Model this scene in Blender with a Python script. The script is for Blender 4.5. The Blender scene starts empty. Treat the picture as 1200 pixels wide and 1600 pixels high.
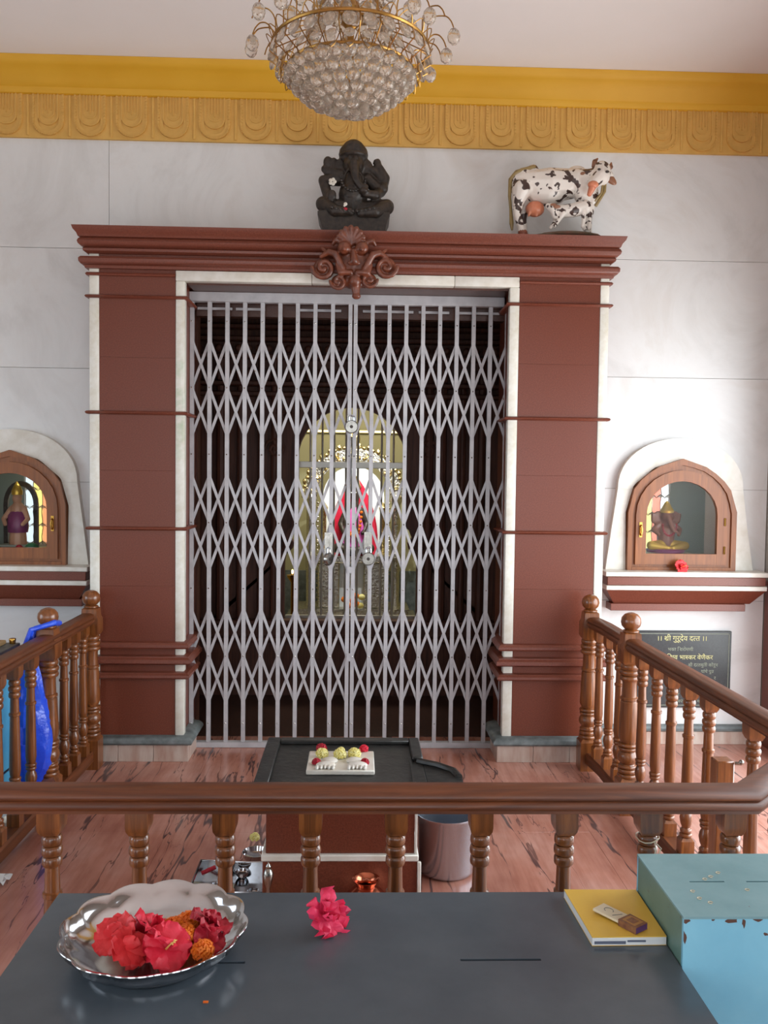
import bpy, bmesh, math, random
from mathutils import Vector, Matrix, Euler, noise
random.seed(7)
PI = math.pi
R = math.radians
C = bpy.context.scene.collection
SC = bpy.context.scene

# ------------------------------------------------------------------ camera
cam = bpy.data.cameras.new('camera'); camo = bpy.data.objects.new('camera', cam); C.objects.link(camo)
cam.sensor_fit = 'HORIZONTAL'; cam.sensor_width = 36.0; cam.lens = 36.0*1340/1200
cam.clip_start = .02; cam.clip_end = 200
camo.matrix_world = Matrix.Translation((0, 0, 1.54)) @ (Matrix.Rotation(R(-1.8), 4, 'Z') @ Matrix.Rotation(R(90-2.56), 4, 'X') @ Matrix.Rotation(R(.72), 4, 'Z'))
SC.camera = camo
SC.view_settings.view_transform = 'Standard'; SC.view_settings.look = 'None'
SC.view_settings.gamma = 1; SC.view_settings.use_curve_mapping = False
SC.view_settings.exposure = 0.16
# ------------------------------------------------------------------ world and daylight
w = bpy.data.worlds.new('sky'); SC.world = w; w.use_nodes = True
bgn = w.node_tree.nodes['Background']; bgn.inputs[0].default_value = (.80, .90, 1, 1); bgn.inputs[1].default_value = 3.0
def area(name, loc, rot, sx, sy, power, col=(1, 1, 1)):
    l = bpy.data.lights.new(name, 'AREA'); l.shape = 'RECTANGLE'; l.size = sx; l.size_y = sy; l.energy = power; l.color = col
    o = bpy.data.objects.new(name, l); C.objects.link(o); o.location = loc; o.rotation_euler = [R(a) for a in rot]
    return o
area('daylight_right_opening', (2.75, 2.9, 1.2), (0, 90, 0), 2.1, 2.8, 88, (.95, .98, 1))
area('daylight_left_opening', (-4.3, 1.8, 1.2), (0, -90, 0), 2.0, 2.4, 24, (.66, .83, 1))
area('daylight_entrance', (0.2, -3.2, 1.3), (90, 0, 0), 4.4, 2.2, 50, (.96, .97, 1))

# ------------------------------------------------------------------ materials
def lin(c):
    return tuple(((v/255)/12.92 if v/255 <= .04045 else ((v/255+.055)/1.055)**2.4) for v in c)+(1,)
MATS = {}
class NT:
    def __init__(s, name):
        s.m = bpy.data.materials.new(name); s.m.use_nodes = True; s.t = s.m.node_tree; s.b = s.t.nodes['Principled BSDF']
    def n(s, typ, **kw):
        n = s.t.nodes.new(typ)
        for k, v in kw.items():
            if k in n.inputs: n.inputs[k].default_value = v
            else: setattr(n, k, v)
        return n
    def l(s, a, b): s.t.links.new(a, b)
    def coords(s, scale=(1, 1, 1), rnd=False, src='Object'):
        tc = s.n('ShaderNodeTexCoord'); mp = s.n('ShaderNodeMapping'); s.l(tc.outputs[src], mp.inputs[0]); mp.inputs['Scale'].default_value = scale
        if rnd:
            oi = s.n('ShaderNodeObjectInfo'); ml = s.n('ShaderNodeMath', operation='MULTIPLY'); ml.inputs[1].default_value = 37.0
            s.l(oi.outputs['Random'], ml.inputs[0]); cb = s.n('ShaderNodeCombineXYZ'); s.l(ml.outputs[0], cb.inputs[0]); s.l(ml.outputs[0], cb.inputs[1]); s.l(ml.outputs[0], cb.inputs[2])
            s.l(cb.outputs[0], mp.inputs['Location'])
        return mp.outputs[0]
    def ramp(s, fac, stops):
        r = s.n('ShaderNodeValToRGB'); s.l(fac, r.inputs[0]); e = r.color_ramp.elements
        while len(e) < len(stops): e.new(.5)
        for i, (p, c) in enumerate(stops): e[i].position = p; e[i].color = lin(c)
        return r.outputs[0]
    def noise(s, vec, scale, detail=4, rough=.55, dist=0.0):
        n = s.n('ShaderNodeTexNoise', Scale=scale, Detail=detail, Roughness=rough, Distortion=dist); s.l(vec, n.inputs['Vector']); return n.outputs['Fac']
    def bump(s, fac, strength, dist=.01):
        b = s.n('ShaderNodeBump', Strength=strength, Distance=dist); s.l(fac, b.inputs['Height']); s.l(b.outputs[0], s.b.inputs['Normal'])
    def mix(s, fac, a, b, mode='MIX'):
        m = s.n('ShaderNodeMix', data_type='RGBA', blend_type=mode)
        if hasattr(fac, 'is_linked') or hasattr(fac, 'links'): s.l(fac, m.inputs[0])
        else: m.inputs[0].default_value = fac
        for v, i in ((a, 6), (b, 7)):
            if isinstance(v, tuple): m.inputs[i].default_value = v
            else: s.l(v, m.inputs[i])
        return m.outputs[2]
    def base(s, c): 
        if isinstance(c, tuple): s.b.inputs['Base Color'].default_value = c
        else: s.l(c, s.b.inputs['Base Color'])
    def pr(s, **kw):
        for k, v in kw.items(): s.b.inputs[k.replace('_', ' ')].default_value = v
def simple(name, c, rough=.5, metal=0, c2=None, sc=20, bump=0, bsc=None, coat=0, scale=(1, 1, 1), rnd=False, emit=0, spec=.5, sub=0):
    t = NT(name); t.pr(Roughness=rough, Metallic=metal); t.b.inputs['Coat Weight'].default_value = coat; t.b.inputs['Coat Roughness'].default_value = .12
    t.b.inputs['Specular IOR Level'].default_value = spec
    if c2:
        f = t.noise(t.coords(scale, rnd), sc, 5); t.base(t.ramp(f, [(.32, c), (.68, c2)]))
    else: t.base(lin(c))
    if bump:
        t.bump(t.noise(t.coords(scale, rnd), bsc or sc, 3), bump)
    if emit:
        t.b.inputs['Emission Color'].default_value = lin(c); t.b.inputs['Emission Strength'].default_value = emit
    MATS[name] = t.m; return t.m
def wood(name, a, b, axis, rough=.3, coat=.5, sc=1):
    t = NT(name); s = [26*sc, 26*sc, 26*sc]; s[axis] = 1.6*sc
    v = t.coords(tuple(s), True); f = t.noise(v, 1.6, 6, .62, 1.2); t.base(t.ramp(f, [(.3, a), (.5, tuple((x+y)/2 for x, y in zip(a, b))), (.72, b)]))
    t.pr(Roughness=rough); t.b.inputs['Coat Weight'].default_value = coat; t.b.inputs['Coat Roughness'].default_value = .12
    t.bump(f, .08, .004); MATS[name] = t.m; return t.m
woodZ = wood('polished teak upright', (88, 46, 18), (156, 92, 44), 2)
woodX = wood('polished teak rail', (76, 36, 15), (122, 64, 29), 0, .45, .08)
woodY = wood('polished teak side rail', (74, 37, 16), (122, 66, 31), 1, .45, .1)
woodN = wood('light teak frame', (116, 64, 24), (156, 92, 42), 2, .45, .15)
woodD = wood('dark carved wood', (62, 32, 22), (104, 60, 42), 2, .6, .0)
woodE = simple('carved emblem wood', (92, 46, 30), .38, 0, (126, 66, 42), 30, .15, 60, coat=.4)
def granite(name, a, b, c):
    t = NT(name); v = t.coords(); f = t.noise(v, 170, 2, .7); g = t.noise(v, 3, 3)
    col = t.ramp(f, [(.34, a), (.5, b), (.68, c)]); t.base(t.mix(g, t.mix(.35, col, lin(b)), lin(b))); t.pr(Roughness=.32)
    t.bump(f, .03, .002); MATS[name] = t.m; return t.m
red = granite('red granite', (68, 31, 21), (110, 54, 37), (140, 80, 58))
redr = granite('red granite moulding', (78, 40, 30), (118, 62, 46), (144, 86, 68))
def marble_w():
    t = NT('white marble'); v = t.coords((1, 1, 1), True); f = t.noise(v, 1.4, 8, .62, 1.6); g = t.noise(v, 5, 6, .7, .5)
    c1 = t.ramp(f, [(.30, (214, 214, 212)), (.48, (229, 230, 229)), (.54, (231, 232, 231)), (.7, (221, 219, 215))])
    t.base(t.mix(t.ramp(g, [(.35, (0, 0, 0)), (.8, (120, 120, 120))]), c1, lin((212, 206, 198)))); t.pr(Roughness=.36); MATS['wm'] = t.m; return t.m
wmar = marble_w()
def strip():
    t = NT('cream marble strip'); v = t.coords(); g = t.noise(v, 14, 5, .7); c = t.ramp(g, [(.3, (214, 208, 190)), (.6, (232, 230, 220))])
    # green algae stain at mid height of the strip
    tc = t.n('ShaderNodeTexCoord'); sp = t.n('ShaderNodeSeparateXYZ'); ge = t.n('ShaderNodeNewGeometry'); t.l(ge.outputs['Position'], sp.inputs[0])
    mr = t.n('ShaderNodeMapRange'); t.l(sp.outputs[2], mr.inputs[0]); mr.inputs[1].default_value = 2.2; mr.inputs[2].default_value = 2.0
    m2 = t.n('ShaderNodeMapRange'); t.l(sp.outputs[2], m2.inputs[0]); m2.inputs[1].default_value = 1.55; m2.inputs[2].default_value = 1.85
    mm = t.n('ShaderNodeMath', operation='MULTIPLY'); t.l(mr.outputs[0], mm.inputs[0]); t.l(m2.outputs[0], mm.inputs[1])
    nn = t.noise(v, 9, 3); n2 = t.n('ShaderNodeMapRange'); t.l(nn, n2.inputs[0]); n2.inputs[1].default_value = .45; n2.inputs[2].default_value = .75
    sx = t.n('ShaderNodeMapRange'); t.l(sp.outputs[0], sx.inputs[0]); sx.inputs[1].default_value = -.90; sx.inputs[2].default_value = -.92; sx2 = t.n('ShaderNodeMath', operation='GREATER_THAN'); t.l(sp.outputs[0], sx2.inputs[0]); sx2.inputs[1].default_value = -1.0
    sm = t.n('ShaderNodeMath', operation='MULTIPLY'); t.l(sx.outputs[0], sm.inputs[0]); t.l(sx2.outputs[0], sm.inputs[1]); s3 = t.n('ShaderNodeMath', operation='MULTIPLY'); t.l(sm.outputs[0], s3.inputs[0]); t.l(mm.outputs[0], s3.inputs[1])
    m3 = t.n('ShaderNodeMath', operation='MULTIPLY'); t.l(s3.outputs[0], m3.inputs[0]); t.l(n2.outputs[0], m3.inputs[1])
    t.base(t.mix(m3.outputs[0], c, lin((120, 176, 120)))); t.pr(Roughness=.3); MATS['strip'] = t.m; return t.m
cream = strip()
creamp = simple('plain cream marble', (214, 208, 194), .35, 0, (232, 229, 220), 14)
def floor_m():
    t = NT('pink veined marble'); ge = t.n('ShaderNodeNewGeometry')
    def pos(sc_, rot=0):
        mp = t.n('ShaderNodeMapping'); t.l(ge.outputs['Position'], mp.inputs[0]); mp.inputs['Scale'].default_value = sc_; mp.inputs['Rotation'].default_value = (0, 0, rot); return mp.outputs[0]
    base = t.ramp(t.noise(pos((2.2, 1.2, 1)), 1.3, 4), [(.3, (160, 104, 88)), (.5, (190, 134, 116)), (.7, (208, 164, 150))])
    fine = t.ramp(t.noise(pos((30, 2.5, 1), .1), 1.2, 4, .6), [(.3, (232, 222, 218)), (.6, (255, 255, 255))])
    col = t.mix(1.0, base, fine, 'MULTIPLY')
    for sc_, rot, wd, dk in (((2.6, .34, 1), .14, .0085, (66, 54, 58)), ((4.2, .5, 1), -.08, .0065, (110, 80, 74))):
        f = t.noise(pos(sc_, rot), 1.0, 5, .55, .25); m = t.noise(pos((2.5, 1.6, 1)), 1.7, 3)
        sb = t.n('ShaderNodeMath', operation='SUBTRACT'); t.l(f, sb.inputs[0]); sb.inputs[1].default_value = .5
        ab = t.n('ShaderNodeMath', operation='ABSOLUTE'); t.l(sb.outputs[0], ab.inputs[0])
        mm = t.n('ShaderNodeMapRange'); t.l(m, mm.inputs[0]); mm.inputs[1].default_value = .44; mm.inputs[2].default_value = .68; mm.inputs[3].default_value = wd*.15; mm.inputs[4].default_value = wd*1.8
        dv = t.n('ShaderNodeMath', operation='DIVIDE'); t.l(ab.outputs[0], dv.inputs[0]); t.l(mm.outputs[0], dv.inputs[1])
        q = t.n('ShaderNodeMapRange'); t.l(dv.outputs[0], q.inputs[0]); q.inputs[1].default_value = .5; q.inputs[2].default_value = 1.5; q.inputs[3].default_value = .85; q.inputs[4].default_value = 0
        col = t.mix(q.outputs[0], col, lin(dk))
    t.base(col); t.pr(Roughness=.2); MATS['floor'] = t.m; return t.m
pink = floor_m()
pinkw = simple('pale pink plinth marble', (176, 142, 126), .35, 0, (206, 192, 180), 7, scale=(2.5, 2.5, .6), rnd=True)
gstone = simple('grey green slate', (84, 92, 92), .45, 0, (124, 132, 132), 16, .1)
paint = simple('off white ceiling paint', (242, 237, 232), .8, 0, (245, 240, 236), 2)
plaster = simple('wall plaster', (160, 152, 142), .8, 0, (172, 164, 154), 2)
yel = simple('golden yellow cornice paint', (222, 166, 36), .55, 0, (230, 176, 48), 3)
yelf = simple('ochre frieze paint', (212, 166, 84), .6, 0, (226, 180, 96), 12, .1, 30)
gatep = simple('lilac grey gate paint', (176, 174, 177), .42, .0, (196, 194, 196), 14, .05, 40)
def gateworn():
    t = NT('worn gate paint'); v = t.coords((1, 1, 1), True); f = t.noise(v, 16, 4, .6); g = t.noise(v, 4, 2)
    c = t.ramp(f, [(.25, (130, 102, 82)), (.31, (176, 174, 177)), (.7, (196, 194, 196))]); t.base(c); t.pr(Roughness=.42); MATS['gw'] = t.m; return t.m
gatew = gateworn()
steel = simple('polished steel', (206, 206, 208), .12, 1)
steelb = simple('brushed steel', (198, 206, 216), .2, .86)
chromeb = simple('bright grille bar', (196, 192, 182), .35, .5)
chrome = simple('dull chrome', (150, 146, 138), .25, 1, (186, 182, 174), 30)
silver = simple('embossed silver sheet', (190, 186, 172), .24, 1, (214, 210, 198), 50, .9, 55)
silvg = simple('gilded silver sheet', (196, 170, 108), .26, 1, (212, 196, 150), 40, .9, 50)
copper = simple('polished copper', (196, 112, 84), .2, 1, (214, 132, 100), 8)
brass = simple('brass', (196, 152, 74), .25, 1)
gold = simple('gilt chandelier metal', (158, 116, 58), .32, 1, (178, 136, 76), 40)
blackst = simple('black stone', (26, 27, 26), .4, 0, (52, 52, 50), 24, .2, 40)
statue = simple('dark stone statue', (30, 26, 22), .42, 0, (62, 52, 44), 40, .25, 70)
greyt = simple('blue grey painted table top', (70, 79, 87), .22, 0, (85, 93, 100), 5, .03, 50)
black = simple('black void', (10, 8, 8), .8)
def teal(name, a, b, rust):
    t = NT(name); v = t.coords(); f = t.noise(v, 5, 6, .65); g = t.noise(v, 17, 5, .7)
    c = t.ramp(f, [(.3, a), (.7, b)]); k = t.n('ShaderNodeMapRange'); t.l(g, k.inputs[0]); k.inputs[1].default_value = rust; k.inputs[2].default_value = rust+.03
    t.base(t.mix(k.outputs[0], c, lin((96, 60, 46)))); t.pr(Roughness=.38); t.bump(g, .06, .003); MATS[name] = t.m; return t.m
tealm = teal('worn teal box paint', (100, 142, 148), (126, 164, 170), .69)
bluem = teal('light blue cabinet paint', (84, 164, 196), (104, 184, 214), .78)
cowm = None
def crystal():
    t = NT('smoky crystal glass'); t.base(lin((246, 240, 230))); t.pr(Roughness=.09, IOR=1.4)
    t.b.inputs['Transmission Weight'].default_value = .84; t.b.inputs['Specular IOR Level'].default_value = .8
    t.b.inputs['Base Color'].default_value = lin((240, 231, 218)); MATS['cr'] = t.m; return t.m
crys = crystal()
def glassm():
    m = bpy.data.materials.new('thin window glass'); m.use_nodes = True; t = m.node_tree; t.nodes.remove(t.nodes['Principled BSDF'])
    o = t.nodes['Material Output']; a = t.nodes.new('ShaderNodeBsdfTransparent'); b = t.nodes.new('ShaderNodeBsdfGlossy'); b.inputs['Roughness'].default_value = .02
    f = t.nodes.new('ShaderNodeFresnel'); f.inputs[0].default_value = 1.16; x = t.nodes.new('ShaderNodeMixShader')
    t.links.new(f.outputs[0], x.inputs[0]); t.links.new(a.outputs[0], x.inputs[1]); t.links.new(b.outputs[0], x.inputs[2]); t.links.new(x.outputs[0], o.inputs[0]); return m
glass = glassm()
hibm = simple('crimson hibiscus petal', (206, 22, 48), .55, 0, (226, 44, 72), 30, .2, 60)
hibd = simple('deep red hibiscus petal', (150, 14, 36), .55, 0, (190, 26, 50), 30, .2, 60)
hibp = simple('coral red hibiscus petal', (212, 36, 44), .55, 0, (230, 66, 70), 30, .2, 60)
mari = simple('orange marigold', (214, 92, 12), .6, 0, (236, 130, 24), 60, .3, 90)
yflo = simple('pale yellow flower', (226, 212, 110), .6, 0, (238, 232, 170), 60, .3, 80)
stam = simple('stamen yellow', (232, 190, 110), .6)
bagm = simple('blue plastic bag', (18, 62, 214), .28, 0, (36, 92, 236), 12, .5, 26, spec=.7)
bookm = simple('yellow book cover', (214, 172, 62), .45, 0, (222, 182, 76), 10)
paper = simple('paper', (222, 222, 218), .7, 0, (206, 208, 210), 60, scale=(.2, .2, 6))
brownc = simple('brown matchbox print', (104, 62, 48), .5, 0, (140, 96, 60), 90)
violet = simple('violet striking side', (84, 52, 98), .6)
creamc = simple('cream card', (212, 200, 172), .6)
redcl = simple('red cloth', (200, 20, 56), .6, 0, (222, 32, 70), 12, .3, 20)
pinkcl = simple('pink cloth', (226, 84, 190), .6, 0, (238, 120, 206), 12, .3, 20)
wallin = simple('ochre sanctum wall', (166, 160, 122), .7)
nichew = simple('grey green niche plaster', (158, 170, 162), .75)
darkgr = simple('dark granite floor', (58, 40, 34), .3, 0, (84, 58, 48), 60)
letg = simple('pale gold letters', (216, 212, 150), .5)
letw = simple('faded cream letters', (150, 158, 140), .6)
skin = simple('painted idol skin', (196, 150, 120), .45)
goldp = simple('gold paint', (206, 166, 60), .35, .6, (226, 190, 90), 40)
purp = simple('purple glaze', (112, 46, 92), .35, 0, (140, 66, 110), 20)
brn = simple('brown glaze', (110, 70, 56), .35, 0, (140, 92, 74), 20)
lamp = simple('reflected light glow', (255, 246, 220), .5, emit=9)  # emissive colour of the niche ovals that imitate a reflected light
tube = simple('lit tube light', (255, 236, 180), .5, emit=2.2)
flame = simple('lamp flame', (255, 190, 90), .5, emit=20)
halo = simple('white enamel halo', (236, 244, 246), .4)

# ------------------------------------------------------------------ mesh helpers
class B:
    def __init__(s): s.bm = bmesh.new()
    def box(s, x0, x1, y0, y1, z0, z1, bev=0, M=None, seg=1):
        r = bmesh.ops.create_cube(s.bm, size=1); vs = r['verts']
        for v in vs: v.co = Vector(((x0+x1)/2+v.co.x*(x1-x0), (y0+y1)/2+v.co.y*(y1-y0), (z0+z1)/2+v.co.z*(z1-z0)))
        if bev:
            es = list({e for v in vs for e in v.link_edges}); g = bmesh.ops.bevel(s.bm, geom=es, offset=bev, segments=seg, affect='EDGES', profile=.5)
            vs = list({v for f in g['faces'] for v in f.verts} | {v for v in vs if v.is_valid})
        if M: bmesh.ops.transform(s.bm, matrix=M, verts=vs)
        return s
    def ball(s, c, r, M=None, u=12, v=8):
        if not hasattr(r, '__len__'): r = (r, r, r)
        m = Matrix.Translation(c) @ (M or Matrix()) @ Matrix.Diagonal((*r, 1))
        bmesh.ops.create_uvsphere(s.bm, u_segments=u, v_segments=v, radius=1, matrix=m); return s
    def ico(s, c, r, sub=1, M=None):
        if not hasattr(r, '__len__'): r = (r, r, r)
        bmesh.ops.create_icosphere(s.bm, subdivisions=sub, radius=1, matrix=Matrix.Translation(c) @ (M or Matrix()) @ Matrix.Diagonal((*r, 1))); return s
    def lathe(s, prof, c=(0, 0, 0), n=16, M=None, sq=None):
        # prof: list of (r, z); closes at axis if r==0
        M = (M or Matrix()); c = Vector(c); rings = []
        for r, z in prof:
            if r <= 1e-6: rings.append([s.bm.verts.new(c+M @ Vector((0, 0, z)))])
            else: rings.append([s.bm.verts.new(c+M @ Vector((r*math.cos(2*PI*i/n), r*math.sin(2*PI*i/n), z))) for i in range(n)])
        for a, b in zip(rings, rings[1:]):
            if len(a) == 1 and len(b) == 1: continue
            for i in range(n):
                j = (i+1) % n
                if len(a) == 1: s.bm.faces.new((a[0], b[j], b[i]))
                elif len(b) == 1: s.bm.faces.new((a[i], a[j], b[0]))
                else: s.bm.faces.new((a[i], a[j], b[j], b[i]))
        return s
    def rings(s, rings, cap=True, closed=True):
        vr = [[s.bm.verts.new(p) for p in r] for r in rings]
        for a, b in zip(vr, vr[1:]):
            n = len(a)
            for i in range(n if closed else n-1):
                j = (i+1) % n; s.bm.faces.new((a[i], a[j], b[j], b[i]))
        if cap and closed: s.bm.faces.new(list(reversed(vr[0]))); s.bm.faces.new(vr[-1])
        return s
    def stack(s, x0, x1, y0, y1, prof, l=1, r=1, f=1):
        # mitred moulding: rectangle grown by p at each height on left, right and front
        s.rings([[(x0-p*l, y0-p*f, z), (x1+p*r, y0-p*f, z), (x1+p*r, y1, z), (x0-p*l, y1, z)] for p, z in prof]); return s
    def tube(s, pts, r, n=6, cap=True):
        pts = [Vector(p) for p in pts]; rr = r if hasattr(r, '__len__') else [r]*len(pts); rings = []
        up = Vector((0, 0, 1)); prev = None
        for i, p in enumerate(pts):
            t = (pts[min(i+1, len(pts)-1)]-pts[max(i-1, 0)]).normalized()
            if prev is None: a = t.cross(up if abs(t.z) < .95 else Vector((1, 0, 0))).normalized()
            else: a = (prev-t*prev.dot(t)); a = a.normalized() if a.length > 1e-6 else t.orthogonal().normalized()
            prev = a; b = t.cross(a)
            rings.append([p+(a*math.cos(2*PI*k/n)+b*math.sin(2*PI*k/n))*rr[i] for k in range(n)])
        s.rings(rings, cap); return s
    def prism(s, outline, y0, y1, bev=0):
        # outline of (x, z) extruded in y
        a = [s.bm.verts.new((x, y0, z)) for x, z in outline]; b = [s.bm.verts.new((x, y1, z)) for x, z in outline]; n = len(a)
        fa = s.bm.faces.new(a); s.bm.faces.new(list(reversed(b)))
        for i in range(n): j = (i+1) % n; s.bm.faces.new((a[j], a[i], b[i], b[j]))
        return s
    def band(s, outer, inner, y0, y1, closed=False):
        # strip between two (x,z) polylines of equal length, extruded in y
        n = len(outer); R4 = []
        for (ox, oz), (ix, iz) in zip(outer, inner): R4.append([(ox, y0, oz), (ix, y0, iz), (ix, y1, iz), (ox, y1, oz)])
        if closed: R4.append(R4[0]); s.rings(R4, cap=False)
        else: s.rings(R4)
        return s
    def cap(s, p0, p1, r0, r1, n=10):
        p0, p1 = Vector(p0), Vector(p1); s.ball(p0, r0, u=n, v=n-2); s.ball(p1, r1, u=n, v=n-2)
        if (p1-p0).length > 1e-4: s.tube([p0, p1], [r0, r1], n)
        return s
    def path(s, pts, rs, n=10):
        for i in range(len(pts)-1): s.cap(pts[i], pts[i+1], rs[i], rs[i+1], n)
        return s
    def add(s, other, M):
        m = bpy.data.meshes.new('tmp'); other.bm.to_mesh(m); n0 = len(s.bm.verts); s.bm.from_mesh(m); s.bm.verts.ensure_lookup_table()
        bmesh.ops.transform(s.bm, matrix=M, verts=s.bm.verts[n0:]); bpy.data.meshes.remove(m); return s
ORG = {}
def org(o): return ORG.get(o.name, Vector((0, 0, 0)))
def obj(name, b, mat, parent=None, smooth=38, kind=None, origin=None, M=None):
    bm = b.bm
    if M: bmesh.ops.transform(bm, matrix=M, verts=bm.verts)
    bmesh.ops.recalc_face_normals(bm, faces=bm.faces)
    m = bpy.data.meshes.new(name); og = Vector(origin) if origin is not None else (org(parent) if parent else Vector((0, 0, 0)))
    bmesh.ops.transform(bm, matrix=Matrix.Translation(-og), verts=bm.verts); bm.to_mesh(m); bm.free()
    if smooth:
        m.shade_smooth(); m.set_sharp_from_angle(angle=R(smooth))
    m.materials.append(mat); o = bpy.data.objects.new(name, m); C.objects.link(o)
    if parent: o.parent = parent; o.location = og-org(parent)
    else: o.location = og
    ORG[o.name] = og
    if kind: o['kind'] = kind
    return o
def sculpt(name, b, mat, parent=None, voxel=.004, smooth=3, M=None, origin=None):
    bmesh.ops.recalc_face_normals(b.bm, faces=b.bm.faces)
    o = obj(name, b, mat, parent, M=M, origin=origin)
    r = o.modifiers.new('r', 'REMESH'); r.mode = 'VOXEL'; r.voxel_size = voxel
    if smooth: q = o.modifiers.new('s', 'SMOOTH'); q.iterations = smooth; q.factor = .5
    dg = bpy.context.evaluated_depsgraph_get(); dg.update(); m = bpy.data.meshes.new_from_object(o.evaluated_get(dg)); o.modifiers.clear(); old = o.data
    m.shade_smooth(); o.data = m; m.name = name
    if not m.materials: m.materials.append(mat)
    bpy.data.meshes.remove(old); return o
def thing(name, label, cat, loc, group=None):
    o = bpy.data.objects.new(name, None); C.objects.link(o); o.location = loc; o.empty_display_size = .05; ORG[o.name] = Vector(loc)
    o['label'] = label; o['category'] = cat
    if group: o['group'] = group
    return o
def tag(o, label, cat, group=None):
    o['label'] = label; o['category'] = cat
    if group: o['group'] = group
    return o
def struct(name, loc=(0, 0, 0)):
    o = bpy.data.objects.new(name, None); C.objects.link(o); o.location = loc; o['kind'] = 'structure'; ORG[o.name] = Vector(loc); return o
def copy_part(src, parent, loc, rot=None):
    c = src.copy(); C.objects.link(c); c.parent = parent; c.location = Vector(loc)-org(parent) if parent else loc; ORG[c.name] = Vector(loc)
    if rot is not None: c.rotation_euler = rot
    return c
def dup(root, loc, rot=None, label=None, group=None):
    r = root.copy(); C.objects.link(r); r.location = loc; ORG[r.name] = Vector(loc)
    if rot is not None: r.rotation_euler = rot
    if label: r['label'] = label
    if group: r['group'] = group
    for ch in list(root.children):
        c = ch.copy(); C.objects.link(c); c.parent = r
        for g in list(ch.children):
            d = g.copy(); C.objects.link(d); d.parent = c
    return r
def cut(rect, holes):
    out = [rect]
    for hx0, hx1, hz0, hz1 in holes:
        nx = []
        for x0, x1, z0, z1 in out:
            if hx0 >= x1 or hx1 <= x0 or hz0 >= z1 or hz1 <= z0: nx.append((x0, x1, z0, z1)); continue
            if hx0 > x0: nx.append((x0, hx0, z0, z1))
            if hx1 < x1: nx.append((hx1, x1, z0, z1))
            a, c = max(x0, hx0), min(x1, hx1)
            if hz0 > z0: nx.append((a, c, z0, hz0))
            if hz1 < z1: nx.append((a, c, hz1, z1))
        out = nx
    return [r for r in out if r[1]-r[0] > .003 and r[3]-r[2] > .003]
MX = -.04            # middle of the shrine front
# ================================================================== ROOM SHELL
WY = 4.86            # face of the marble wall
CZ = 3.74
# floor: pink marble slabs on a base
fl = obj('floor', B().box(-4.4, 2.9, -3.4, 4.96, -.12, -.012), gstone, kind='structure')
nx = 0
sl = obj('marble_slab', B().box(-.4546, .4546, -.6996, .6996, -.014, 0, .0005), pink, fl, origin=(0, 0, 0))
first = True
xs = [-3.98+.91*i for i in range(8)]; ys = [-2.68+1.4*i for i in range(6)]
for x in xs:
    for y in ys:
        if first: sl.location = (x, y, 0); first = False
        else: c = sl.copy(); C.objects.link(c); c.parent = fl; c.location = (x, y, 0)
ce = obj('ceiling', B().box(-4.4, 2.9, -3.4, 5.1, CZ, CZ+.2), paint, kind='structure')
NR = (1.60, 2.07, 1.07, 1.56); NL = (2*MX-2.07, 2*MX-1.60, 1.07, 1.56); PO = (-1.36, 1.28, -.02, 2.77)
wb = struct('wall_back')
b = B()
for r in cut((-4.4, 2.9, 0, CZ), [NR, NL, (-.93, .83, -.02, 2.62)]): b.box(r[0], r[1], WY+.012, WY+.18, r[2], r[3])
obj('masonry', b, plaster, wb)
rows = [.11, .83, 1.472, 2.105, 2.765, 3.37]; cols = [-4.38, -2.64, -1.39, -.06, 2.355]
for i in range(5):
    for j in range(4):
        rr = cut((cols[j]+.0012, cols[j+1]-.0012, rows[i]+.0012, rows[i+1]-.0012), [NR, NL, PO])
        if rr:
            b = B()
            for q in rr: b.box(q[0], q[1], WY, WY+.014, q[2], q[3])
            bmesh.ops.remove_doubles(b.bm, verts=b.bm.verts, dist=1e-5)
            obj('marble_panel', b, wmar, wb, smooth=0, origin=((cols[j]+cols[j+1])/2, WY, rows[i]))
# niche linings
for N in (NR, NL):
    b = B(); x0, x1, z0, z1 = N; yb = 5.34
    b.box(x0-.14, x1+.14, yb, yb+.03, z0-.04, z1+.05); b.box(x0-.17, x0-.14, WY+.18, yb+.03, z0-.04, z1+.05); b.box(x1+.14, x1+.17, WY+.18, yb+.03, z0-.04, z1+.05)
    b.box(x0-.17, x1+.17, WY+.02, yb+.03, z0-.06, z0-.0); b.box(x0-.17, x1+.17, WY+.18, yb+.03, z1+.05, z1+.08)
    obj('niche_lining', b, nichew, wb)
# skirting with slate cap
for k, (x0, x1) in enumerate(((-4.38, -1.42), (1.34, 2.355))):
    s = struct('baseboard_back_left' if k == 0 else 'baseboard_back_right')
    n = 3 if k else 6; w_ = (x1-x0)/n
    for i in range(n): obj('marble_tile', B().box(x0+i*w_+.001, x0+(i+1)*w_-.001, WY-.03, WY+.0, 0, .075, .002), pinkw, s, origin=(x0+i*w_, WY, 0))
    obj('slate_cap', B().stack(x0, x1, WY-.03, WY, [(0, .076), (.012, .082), (.014, .096), (.006, .108), (-.01, .11)], 0, 0), gstone, s)
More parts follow.
